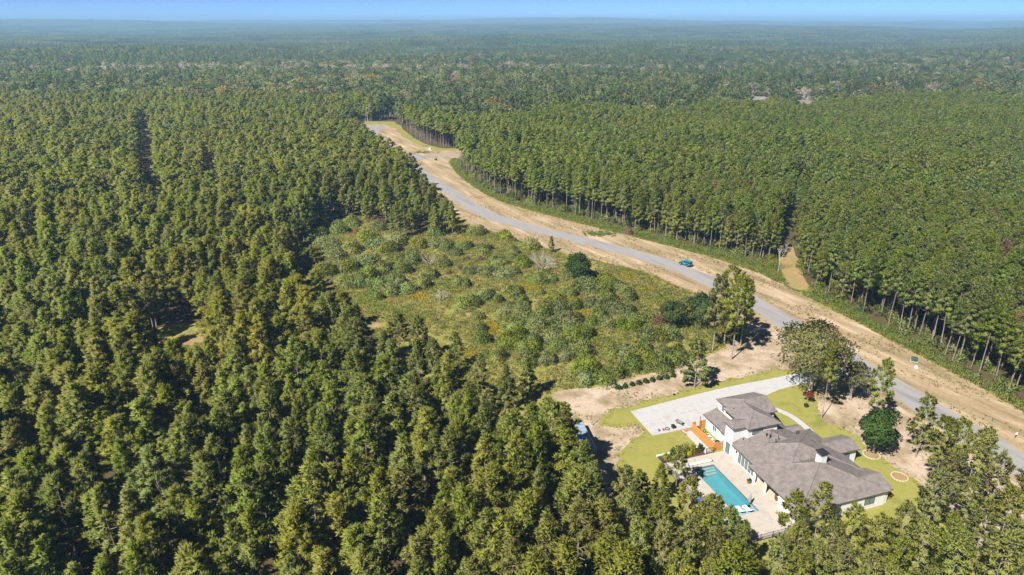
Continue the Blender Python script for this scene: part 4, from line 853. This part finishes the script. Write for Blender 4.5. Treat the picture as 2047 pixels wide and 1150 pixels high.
Z2 = [(540, 290, 90), (640, 270, 90), (600, 330, 70), (450, 250, 80), (350, 330, 70), (200, 290, 80), (120, 230, 70), (160, 480, 80), (320, 440, 90), (430, 400, 90), (250, 380, 70), (900, 290, 70), (940, 200, 80), (1190, 215, 60), (1050, 360, 40), (1380, 240, 60), (1560, 300, 70), (1250, 490, 60), (1360, 480, 80), (1060, 550, 50), (1130, 690, 90), (1260, 640, 60), (1340, 680, 40), (1460, 620, 50), (1400, 730, 70), (1480, 740, 70), (1500, 690, 50), (1200, 790, 40), (1220, 870, 50), (1220, 940, 60), (1440, 830, 70), (1420, 950, 90), (1340, 1060, 60), (1680, 1070, 60), (740, 590, 80), (620, 620, 60), (540, 560, 60), (480, 510, 60), (830, 570, 50), (700, 470, 60), (760, 400, 70), (660, 400, 60), (560, 460, 70), (640, 540, 60), (420, 560, 60), (330, 560, 70), (1000, 320, 60), (1100, 310, 60), (870, 500, 60), (960, 430, 50), (1160, 480, 50), (1440, 350, 60), (1330, 400, 70), (1230, 330, 60), (1500, 420, 60), (1700, 900, 80), (1820, 800, 90), (1900, 1000, 90), (1750, 980, 70), (1600, 850, 80), (1560, 950, 70), (800, 300, 60), (60, 420, 60), (260, 200, 60), (350, 150, 60), (80, 130, 60), (520, 180, 60), (1650, 760, 70), (1850, 920, 70), (1540, 1080, 80), (500, 640, 60), (1120, 570, 40)]
mSH = []
for i in range(9):
    v = shrub(600 + i, 1.8, [1.5, 1.9, 1.3, 2.1, 1.6, 1.4, 1.8, 2.2, 1.2][i], 1050, .36, .12, 'shrub' if i % 3 else 'weeds'); mSH.append((build('bush_stems', [v[0]]), build('bush_foliage', [v[1]])))
BUSH = [(1000 + x / 3.382, 440 + y / 3.382, r / 3.382) for x, y, r in Z4] + [(600 + x / 3.382, 400 + y / 3.382, r / 3.382) for x, y, r in Z2]
for px, py, r in BUSH:
    k = int(rg.integers(0, 9)); rm = r * mpp(px, py) * 1.10; q = gp(px, py + r * .35); s = rm / 1.8
    west = px < 860 and py < 570
    t = link('scrub_bush', None, loc=(q[0], q[1], 0), rot=(0, 0, rnd(0, 6.28)), category='shrub', label='rounded green bush in the dense scrub between forest and meadow' if west else 'rounded grey-green bush in the weedy meadow', group='scrub bushes at the forest side' if west else 'bushes in the meadow')
    hz = min(s, 1.35) * (1.6 if west else 1.3)
    link('stems', mSH[k][0], t, scale=(s, s, hz)); link('foliage', mSH[k][1], t, scale=(s, s, hz))

# --- forest scatter
OPENX = OPEN
GLADE = gps([(285, 668), (350, 645), (430, 650), (455, 690), (430, 790), (310, 790)])
def forest_pts(x0, x1, y0, y1, s, m=25, jit=.42):
    P = grid_pts(rg, x0, x1, y0, y1, s, jit); P = P[frustum(P, m)]; return P[~in_poly(P, OPENX) & ~in_poly(P, GLADE)]
side_l = lambda P: P[:, 0] < np.interp(P[:, 1], [60, 130, 200, 300, 400, 480, 530, 900], [60, 40, 20, -40, -75, -97, -110, -110])
near = forest_pts(-470, 470, 50, 620, 4.9, jit=.48)
rightmask = ~side_l(near)
# plantation on the right: tighter planting
pl = forest_pts(-130, 520, 100, 620, 3.4, jit=.36); pl = pl[(~side_l(pl))]
plim = lambda P: np.interp(P[:, 0], [-130, 0, 100, 250, 520], [505, 470, 500, 560, 600]) + 18 * np.sin(P[:, 0] / 23)
pl = pl[pl[:, 1] < plim(pl)]
pd = dist_line(pl, PLANT_EDGE)
lane = smooth(dens(gps([(1600, 575), (1580, 540), (1573, 510), (1568, 492)]), 2), 6)
lane2 = dens(gps([(1568, 492), (1584, 440), (1596, 380), (1600, 325)]), 3)
FARH = [(gp(1608, 220), 'small white far house half hidden in the woodland beyond the plantation', 'white_wall'), (gp(1515, 212), 'tan far house with pale gable showing between woodland trees', 'plaster_floor')]
def far_gap(P):
    r_ = np.zeros(len(P), bool)
    for q_, lb_, mt_ in FARH: r_ |= (np.abs(P[:, 0] - q_[0] * P[:, 1] / q_[1]) < 9) & (P[:, 1] > q_[1] - 100) & (P[:, 1] < q_[1] + 9)
    return r_
keep = ~far_gap(pl) & (dist_line(pl, lane) > 4.2) & (dist_line(pl, lane2) > 1.9 + .8 * np.sin(pl[:, 1] / 9)); pl, pd = pl[keep], pd[keep]
left = near[~rightmask]
for L_, w_ in (([(318, 430), (300, 340), (292, 262)], 4.5), ([(430, 390), (424, 320)], 4.0), ([(60, 420), (150, 400), (240, 395)], 4.5)): left = left[dist_line(left, dens(gps(L_), 3)) > w_]
pxl = to_px(np.c_[left, np.full(len(left), 9.)]); vis = (pxl[:, 0] > -30) & (pxl[:, 0] < 2077) & (pxl[:, 1] < 1190)
dl = np.hypot(left[:, 0], left[:, 1]); order = np.argsort(np.where(vis, dl, 1e6)); ind = order[:175]; rest = np.setdiff1d(np.arange(len(left)), ind)
for i in ind:
    k = int(rg.integers(0, 7)); h = rnd(10.5, 16.0) / 15; w = h * rnd(.85, 1.3)
    tree('pine_tree', mHI[k], left[i, 0], left[i, 1], rnd(0, 6.28), (w, w, h), 'full green pine packed in the dense forest below the meadow', FP, 'pines in the dense forest below the meadow', z=0)
edge = np.where((pd < 5.2) & (pl[:, 1] < 300))[0]; edge = edge[np.argsort(np.hypot(pl[edge, 0], pl[edge, 1]))][:95]
for i in edge:
    if pl[i, 1] > 175 and rg.uniform() < .72:
        k = int(rg.integers(0, 7)); h = rnd(11, 15.5) / 15; tree('pine_tree', mHI[k], pl[i, 0], pl[i, 1], rnd(0, 6.28), (h * .95, h * .95, h), 'low-branched full pine at the plantation edge along the road bend', FP, 'low-branched pines along the plantation edge', z=0); continue
    k = int(rg.integers(0, 5)); h = rnd(14, 18.5) / 18; tree('pine_tree', mPL[k], pl[i, 0], pl[i, 1], rnd(0, 6.28), (h * 1.02, h * 1.02, h), 'tall bare-trunked pine at the plantation edge above the roadside weeds', FP, 'bare-trunked pines along the plantation edge', z=0, tilt=(rnd(-.05, .05), rnd(-.05, .05)))
plr = np.setdiff1d(np.arange(len(pl)), edge)

cHI = collection('forest_pine', [build('forest_pine', list(v)) for v in HI]); cPL = collection('stand_pine', [build('stand_pine', list(v)) for v in PL] + [build('stand_pine', [PL[1][0], (*PL[1][1][:2], 'brown_leaf', *PL[1][1][3:])])])
MID = [pine(120 + i, 15, .25, 3.4, 30, 4.5, 6, 1.1, .5, 'pine', wood=False, sides=4) for i in range(4)]
MIDP = [pine(220 + i, 18, .54, 2.4, 26, 5, 6, 1.15, .42, 'plantation', wood=False, sides=4, shape=1.0, bark='bark', tr=.0075) for i in range(4)]
cMID = collection('middle_pine', [build('middle_pine', list(v)) for v in MID]); cMIDP = collection('middle_stand', [build('middle_stand', list(v)) for v in MIDP])
def scat(name, P, coll, n, h0, h1, label, category='forest', w=1.1, zf=None, rare=0.):
    m_ = len(P); s = rg.uniform(h0, h1, m_) * (1 + .07 * np.sin(P[:, 0] / 19 + 1.5 * np.sin(P[:, 1] / 27)) + .05 * np.sin(P[:, 1] / 11)); ww = s * rg.uniform(.9 * w, 1.15 * w, m_)
    z = terrain(P[:, 0], P[:, 1]) if zf is None else zf
    return scatter(name, np.c_[P, z], rg.uniform(0, 6.28, m_), np.c_[ww, ww, s], np.where(rg.uniform(size=m_) < rare, n, rg.integers(0, n, m_)), coll, label, category)
# slow height change over the stand, so that gaps and taller groups show
lr = left[rest]; dn = np.hypot(lr[:, 0], lr[:, 1]); gap = np.sin(lr[:, 0] / 13 + 1.7 * np.sin(lr[:, 1] / 21)) * np.sin(lr[:, 1] / 17 + lr[:, 0] / 39) + rg.normal(0, .25, len(lr))
lr, dn = lr[gap > -.95], dn[gap > -.95]
scat('pine_forest', lr[dn < 300], cHI, 7, .66, 1.10, 'dense green pine forest filling the land left of the road', w=1.12)
scat('middle_pine_forest', lr[dn >= 300], cMID, 4, .65, 1.12, 'pine forest farther off on the left of the road', w=1.15)
pr = pl[plr]; gp_ = np.sin(pr[:, 0] / 9 + 2.1 * np.sin(pr[:, 1] / 17)) * np.sin(pr[:, 1] / 12 + pr[:, 0] / 31) + rg.normal(0, .22, len(pr)); pr = pr[gp_ > -1.02]; pr = pr[rg.uniform(size=len(pr)) > .03]; dn = np.hypot(pr[:, 0], pr[:, 1])
scat('pine_plantation', pr[dn < 290], cPL, 5, .76, 1.04, 'even dense pine plantation right of the road', w=1.2, rare=.006)
scat('far_pine_plantation', pr[dn >= 290], cMIDP, 4, .76, 1.05, 'even pine plantation farther off on the right', w=1.2)
# mixed woodland behind
MX = [pine(140 + i, 16, .30, 2.9, 16, 3.2, 5, 1.35, .62, 'far_pine', wood=False, sides=4) for i in range(3)]
MX += [broad(160 + i, 14, [4.6, 5.6, 5.2, 6.0, 5.4, 4.6][i], .25, 14, 18, 1.15, .7, ['hardwood', 'hardwood', 'oak_olive', 'hardwood', 'dark_broadleaf', 'autumn_leaf'][i], wood=False) for i in range(6)]
cMX = collection('mixed_tree', [build('mixed_tree', list(v)) for v in MX])
rn = near[rightmask]; rn = rn[rn[:, 1] >= plim(rn) - 2]
b1 = grid_pts(rg, -800, 800, 620, 900, 8.2, .48); b1 = b1[frustum(b1, 40)]
b2 = grid_pts(rg, -1500, 1500, 900, 1700, 9.2, .48); b2 = b2[frustum(b2, 60)]
rn = rn[rg.uniform(size=len(rn)) < .5]
BARE = [(-300, 980, 130, 34, 300), (-520, 1000, 110, 38, 190), (30, 1050, 60, 22, 70), (190, 1040, 130, 22, 130), (560, 900, 110, 22, 100), (620, 1150, 190, 30, 120), (235, 640, 30, 14, 14), (330, 680, 70, 20, 26), (0, 800, 300, 120, 60), (450, 760, 90, 40, 40)]
allm = np.vstack([rn, b1, b2])
for cx_, cy_, sx, sy, n_ in BARE:
    if sy < 40: e_ = ((allm[:, 0] - cx_) / sx) ** 2 + ((allm[:, 1] - cy_) / sy) ** 2; allm = allm[~((e_ < 3) & (rg.uniform(size=len(allm)) < .62))]
allm = allm[~far_gap(allm)]
m_ = len(allm)
ident = np.where(rg.uniform(size=m_) < .55 + .35 * np.sin(allm[:, 0] / 140 + np.cos(allm[:, 1] / 90)), rg.integers(0, 3, m_), rg.integers(3, 8, m_)); ident = np.where(rg.uniform(size=m_) < .02, 8, ident)
s = rg.uniform(.6, 1.35, m_); ww = s * rg.uniform(1.0, 1.45, m_)
scatter('mixed_woodland', np.c_[allm, terrain(allm[:, 0], allm[:, 1])], rg.uniform(0, 6.28, m_), np.c_[ww, ww, s], ident, cMX, 'mixed pine and hardwood woodland beyond the road end', 'woodland')
# leafless grey trees of the wet bottomland
cDD = collection('grey_tree', [build('grey_tree', [*broad(560 + i, 13, 3.6, .3, 11, 14, 1.15, .42, 'grey_twig', bark='dead_wood', trr=.02)]) for i in range(3)])
dp = []
for (cx_, cy_, sx, sy, n_) in BARE:
    dp.append(np.c_[rg.normal(cx_, sx, n_), rg.normal(cy_, sy, n_)])
dp = np.vstack(dp); scat('bare_trees', dp, cDD, 3, .8, 1.4, 'pale grey leafless trees scattered in the distant bottomland', 'woodland')
# patches of far forest
cPT = []
for i in range(6):
    r2 = np.random.default_rng(800 + i); parts = {'far_pine': [], 'hardwood': []}
    Q = grid_pts(r2, -42, 42, -42, 42, 8.4 if i < 4 else 6.0)
    for x, y in Q:
        hd = r2.uniform() < [.35, .5, .25, .4, .06, .06][i]; h = r2.uniform(9, 17) if i < 4 else r2.uniform(11, 13); Rm = r2.uniform(3.2, 6.0) if hd else r2.uniform(2.2, 3.2)
        k = 10; t = r2.uniform(0, 1, k); rad = Rm * ((1 - t) ** .5 if hd else (1 - t)) * r2.uniform(.5, 1, k); a = r2.uniform(0, 6.28, k)
        C = np.c_[x + rad * np.cos(a), y + rad * np.sin(a), h * (.45 + .5 * t)]
        parts['hardwood' if hd else 'far_pine'].append(blades(r2, C, nrm(C - [x, y, h * .4]), 4, 2.0, 1.5, .6, np.array([[x, y, h * .4]]), .3, np.clip(t * .5 + r2.uniform(0, .5), 0, 1)))
    pp = []
    for mt, L_ in parts.items():
        if L_:
            o_ = 0; Fs = []
            for v, f, nn, tt in L_: Fs.append(f + o_); o_ += len(v)
            pp.append((np.concatenate([q[0] for q in L_]), np.concatenate(Fs), mt, np.concatenate([q[2] for q in L_]), np.concatenate([q[3] for q in L_])))
    cPT.append(build('forest_patch', pp))
cPT = collection('forest_patch', cPT)
fp = grid_pts(rg, -8500, 8500, 1640, 10500, 80, .12); fp = fp[frustum(fp, 200)]
planted = np.sin(fp[:, 0] / 700 + 1) * np.sin(fp[:, 1] / 520 + fp[:, 0] / 2100) > .25
idx = np.where(planted, rg.integers(4, 6, len(fp)), rg.integers(0, 4, len(fp)))
scatter('distant_forest', np.c_[fp, terrain(fp[:, 0], fp[:, 1]) - .5], rg.integers(0, 4, len(fp)) * math.pi / 2, np.c_[np.full(len(fp), 1.05), np.full(len(fp), 1.05), rg.uniform(.85, 1.2, len(fp))], idx, cPT, 'distant forest stretching to the hills on the horizon', 'forest')

# --- weeds, grasses, undergrowth
def clump(seed, n, h, spread, L, w, mat):
    r2 = np.random.default_rng(seed); C = np.c_[r2.normal(0, spread, (n, 2)), np.abs(r2.normal(0, h * .3, n))]
    V, Fq, Nn, T = blades(r2, C, np.tile([[0, 0, 1.]], (n, 1)), 2, L, w, .4, None, .5); return build('clump', [(V, Fq, mat, Nn, T)])
cWD = collection('weed_clump', [clump(900 + i, 42, .45, .40, .36, .10, ['weeds', 'weeds', 'shrub', 'weeds'][i]) for i in range(4)])
cGR = collection('grass_clump', [clump(910 + i, 24, .25, .40, .45, .10, ['dry_grass', 'weeds', 'dry_grass', 'weeds'][i]) for i in range(4)])
cGD = collection('flower_clump', [clump(920 + i, 22, .5, .32, .40, .14, 'yellow_flower') for i in range(2)])
# strip of weeds between verge and plantation
a = dens(gps(VR[8:]), 1.0); b = dens(PLANT_EDGE, 1.0); wp = []
WEED = np.vstack([gps(VR[8:]), PLANT_EDGE[::-1]])
P = grid_pts(rg, -40, 330, 60, 420, .8); P = P[in_poly(P, WEED) & frustum(P, 12) & (dist_line(P, lane) > 3.2)]
m_ = len(P); dd = dist_line(P, PLANT_EDGE); s = rg.uniform(.6, 1.5, m_) * (.7 + .5 * (dd < 4))
scatter('roadside_weeds', np.c_[P, np.zeros(m_)], rg.uniform(0, 6.28, m_), np.c_[s, s, s], rg.integers(0, 4, m_), cWD, 'strip of tall green weeds between dry verge and plantation', 'weeds')
# bushes under the plantation edge
ue = pl[(pd < 15) & (pl[:, 1] < 420)]; ue = np.vstack([ue, ue[::2] + 1.7]) + rg.normal(0, .6, (len(ue) + len(ue[::2]), 2)); ue = ue[~in_poly(ue, VERGE) & (dist_line(ue, lane) > 3.5)]
ub = collection('under_bush', [build('under_bush', list(shrub(640 + i, 1.5, 1.9, 260, .5, .2, ['shrub', 'hardwood', 'weeds', 'hardwood'][i]))) for i in range(4)])
m_ = len(ue); s = rg.uniform(.5, 1.25, m_); scatter('forest_undergrowth', np.c_[ue, np.zeros(m_)], rg.uniform(0, 6.28, m_), np.c_[s, s, s * rg.uniform(.8, 1.5, m_)], rg.integers(0, 4, m_), ub, 'leafy undergrowth beneath the plantation edge', 'undergrowth')
# meadow grasses and weeds
MEAD = np.vstack([gps([(600, 500), (640, 450), (700, 432), (760, 445), (820, 470), (905, 440), (950, 455), (1050, 487), (1120, 505), (1190, 522), (1250, 535), (1300, 550), (1380, 582), (1440, 610), (1490, 650), (1480, 668), (1440, 698), (1400, 715), (1340, 735), (1250, 755), (1180, 772), (1105, 785), (1060, 800), (980, 830), (900, 800), (800, 765), (700, 757), (560, 745), (420, 760), (310, 765), (270, 722), (300, 675), (400, 652), (470, 625), (585, 572)])])
P = grid_pts(rg, -170, 110, 100, 290, .95); P = P[in_poly(P, MEAD)]
tr_ = smooth(dens(gps([(300, 690), (380, 682), (470, 672), (560, 668), (650, 665), (700, 658), (760, 650)]), 2), 6); P = P[dist_line(P, tr_) > 2.0]
f_ = np.sin(P[:, 0] / 7 + 2 * np.sin(P[:, 1] / 9)) * np.sin(P[:, 1] / 6 + P[:, 0] / 15) + rg.normal(0, .45, len(P))
P, f_ = P[f_ > -.75], f_[f_ > -.75]
m_ = len(P); s = rg.uniform(.5, 1.25, m_); ix = np.where(f_ > .7, rg.integers(0, 2, m_) * 2 + 1, np.where(rg.uniform(size=m_) < .7, rg.integers(0, 2, m_) * 2, rg.integers(0, 4, m_)))
scatter('meadow_grass', np.c_[P, np.zeros(m_)], rg.uniform(0, 6.28, m_), np.c_[s, s, s], ix, cGR, 'yellow-green grass and weeds covering the open meadow', 'grass')
P2 = P[(f_ > .55) & (rg.uniform(size=m_) < .4)]; m2 = len(P2); s = rg.uniform(.7, 1.5, m2)
scatter('meadow_weeds', np.c_[P2, np.zeros(m2)], rg.uniform(0, 6.28, m2), np.c_[s, s, s], rg.integers(0, 4, m2), cWD, 'taller green weeds spread through the open meadow', 'weeds')
cTF = collection('dry_tuft', [clump(930 + i, 10, .08, .22, .26, .06, ['dry_grass', 'weeds', 'dry_grass'][i]) for i in range(3)])
P = grid_pts(rg, -120, 140, 70, 420, .95); P = P[frustum(P, 6)]; inS = in_poly(P, SANDP) & ~in_poly(P, LAWNP); inV = in_poly(P, VERGE) & ~in_poly(P, SANDP)
f_ = np.sin(P[:, 0] / 3.1 + 2 * np.sin(P[:, 1] / 5)) + np.sin(P[:, 1] / 2.7 + P[:, 0] / 6) + rg.normal(0, .7, len(P))
du = (P - HO) @ HU; dv = (P - HO) @ HV; drv = (dv > -13.5) & (du > np.interp(dv, [q[1] for q in upE], [q[0] for q in upE]) - .3) & (du < np.interp(dv, sorted([q[1] for q in loE]), [q[0] for q in sorted(loE, key=lambda q: q[1])]) + .3)
P = P[((inS & (f_ > .9)) | (inV & (f_ > .2) & (P[:, 1] < 300))) & (dist_line(P, ctr) > ROAD_W / 2 + .5) & ~drv]
m_ = len(P); s = rg.uniform(.5, 1.4, m_)
scatter('verge_tufts', np.c_[P, np.full(m_, .02)], rg.uniform(0, 6.28, m_), np.c_[s, s, s], rg.integers(0, 3, m_), cTF, 'sparse dry grass tufts on the sandy ground and verges', 'grass')
LB = np.vstack([LAWNP, LAWNP[:1]]); P = grid_pts(rg, 0, 140, 70, 180, .42); P = P[(dist_line(P, LB) < 1.0) & (rg.uniform(size=len(P)) < .5)]
du = (P - HO) @ HU; dv = (P - HO) @ HV; P = P[(dist_line(P, ctr) > ROAD_W / 2 + .5) & ~((dv > -13.5) & (dv < 36) & (du > np.interp(dv, [q[1] for q in upE], [q[0] for q in upE]) - .3) & (du < 3))]
m_ = len(P); s = rg.uniform(.35, .8, m_); scatter('lawn_border_grass', np.c_[P, np.full(m_, .03)], rg.uniform(0, 6.28, m_), np.c_[s, s, s], rg.integers(0, 3, m_), cTF, 'ragged grass along the border between lawn and sand', 'grass')
P = np.vstack([np.array(gp(1198, 468)) + rg.normal(0, 1, (150, 2)) * [2.6, 1.8], np.array(gp(850, 305)) + rg.normal(0, 1, (60, 2)) * [3.0, 2.0]]); m_ = len(P); s = rg.uniform(.4, 1.0, m_)
scatter('verge_weed_patch', np.c_[P, np.full(m_, .02)], rg.uniform(0, 6.28, m_), np.c_[s, s, s], rg.integers(0, 4, m_), cWD, 'green weed patches around the utility boxes on the dry verge', 'weeds')
G = []
for px, py, r in [(1000 + x / 3.382, 440 + y / 3.382, r / 3.382) for x, y, r in [(490, 530, 50), (240, 450, 60), (160, 450, 40), (520, 640, 50), (870, 380, 40), (1010, 490, 60), (230, 900, 30), (460, 640, 40), (20, 660, 20), (690, 640, 30)]] + [(600 + x / 3.382, 400 + y / 3.382, r / 3.382) for x, y, r in [(1310, 850, 50), (1290, 900, 40), (770, 640, 50), (820, 660, 40), (1850, 670, 50), (1590, 590, 60), (500, 480, 30), (1110, 265, 30), (1860, 790, 40), (1160, 1040, 30), (1980, 760, 30)]]:
    k = 55; q = np.array(gp(px, py)); rm = r * mpp(px, py); G.append(q + rg.normal(0, .55, (k, 2)) * rm * np.array([1, 1.6]))
G = np.vstack(G); m_ = len(G); s = rg.uniform(.5, 1.2, m_)
scatter('goldenrod_flowers', np.c_[G, np.zeros(m_)], rg.uniform(0, 6.28, m_), np.c_[s, s, s], rg.integers(0, 2, m_), cGD, 'patches of yellow goldenrod flowers in the meadow', 'flowers')

# far houses glimpsed between the trees
for k, (q_, lb_, mt_) in enumerate(FARH):
    t = link('far_house', None, loc=(q_[0], q_[1], float(terrain(*q_))), rot=(0, 0, R(8 - 20 * k)), label=lb_, category='house')
    link('wall', mbox('wall', mt_, (-8, 8, -5, 5, 0, 5.5)), t); P = np.array([(-8.6, -5.6, 5.5), (8.6, -5.6, 5.5), (8.6, 5.6, 5.5), (-8.6, 5.6, 5.5), (-8.6, 0, 8.4), (8.6, 0, 8.4)])
    link('roof', build('roof', [(P, np.array([(0, 1, 5, 4), (2, 3, 4, 5), (3, 2, 1, 0)]), 'shingles', None, None), (P, np.array([(1, 2, 5), (3, 0, 4)]), mt_, None, None)]), t)
    for x in (-5, 0, 5): link('window', mbox('window', 'glass', (x - .9, x + .9, -5.05, -5.003, 2.0, 4.4)), t)

# ------------------------------------------------------------------ haze: the air over the whole place
m, n, b = newmat('haze_air'); n.nodes.remove(b); pv = n.nodes.new('ShaderNodeVolumePrincipled')
pv.inputs['Color'].default_value = (.36, .66, 1.0, 1); pv.inputs['Density'].default_value = HAZE_DENSITY; pv.inputs['Anisotropy'].default_value = 0.0
n.links.new(pv.outputs[0], n.nodes['Material Output'].inputs['Volume'])
zt = float(max(terrain(V_[0], V_[1]) for V_ in [(r_ * math.sin(t_), r_ * math.cos(t_)) for r_ in np.linspace(0, 22000, 80) for t_ in np.linspace(-math.pi, math.pi, 90)])) + 30
V, Fc = box(-23000, 23000, -23000, 23000, -45, max(zt, CAM_H + 10)); link('haze', build('haze', [(V, Fc, 'haze_air', None, None)]), kind='stuff', label='thin blue haze over the forest toward the horizon', category='haze')
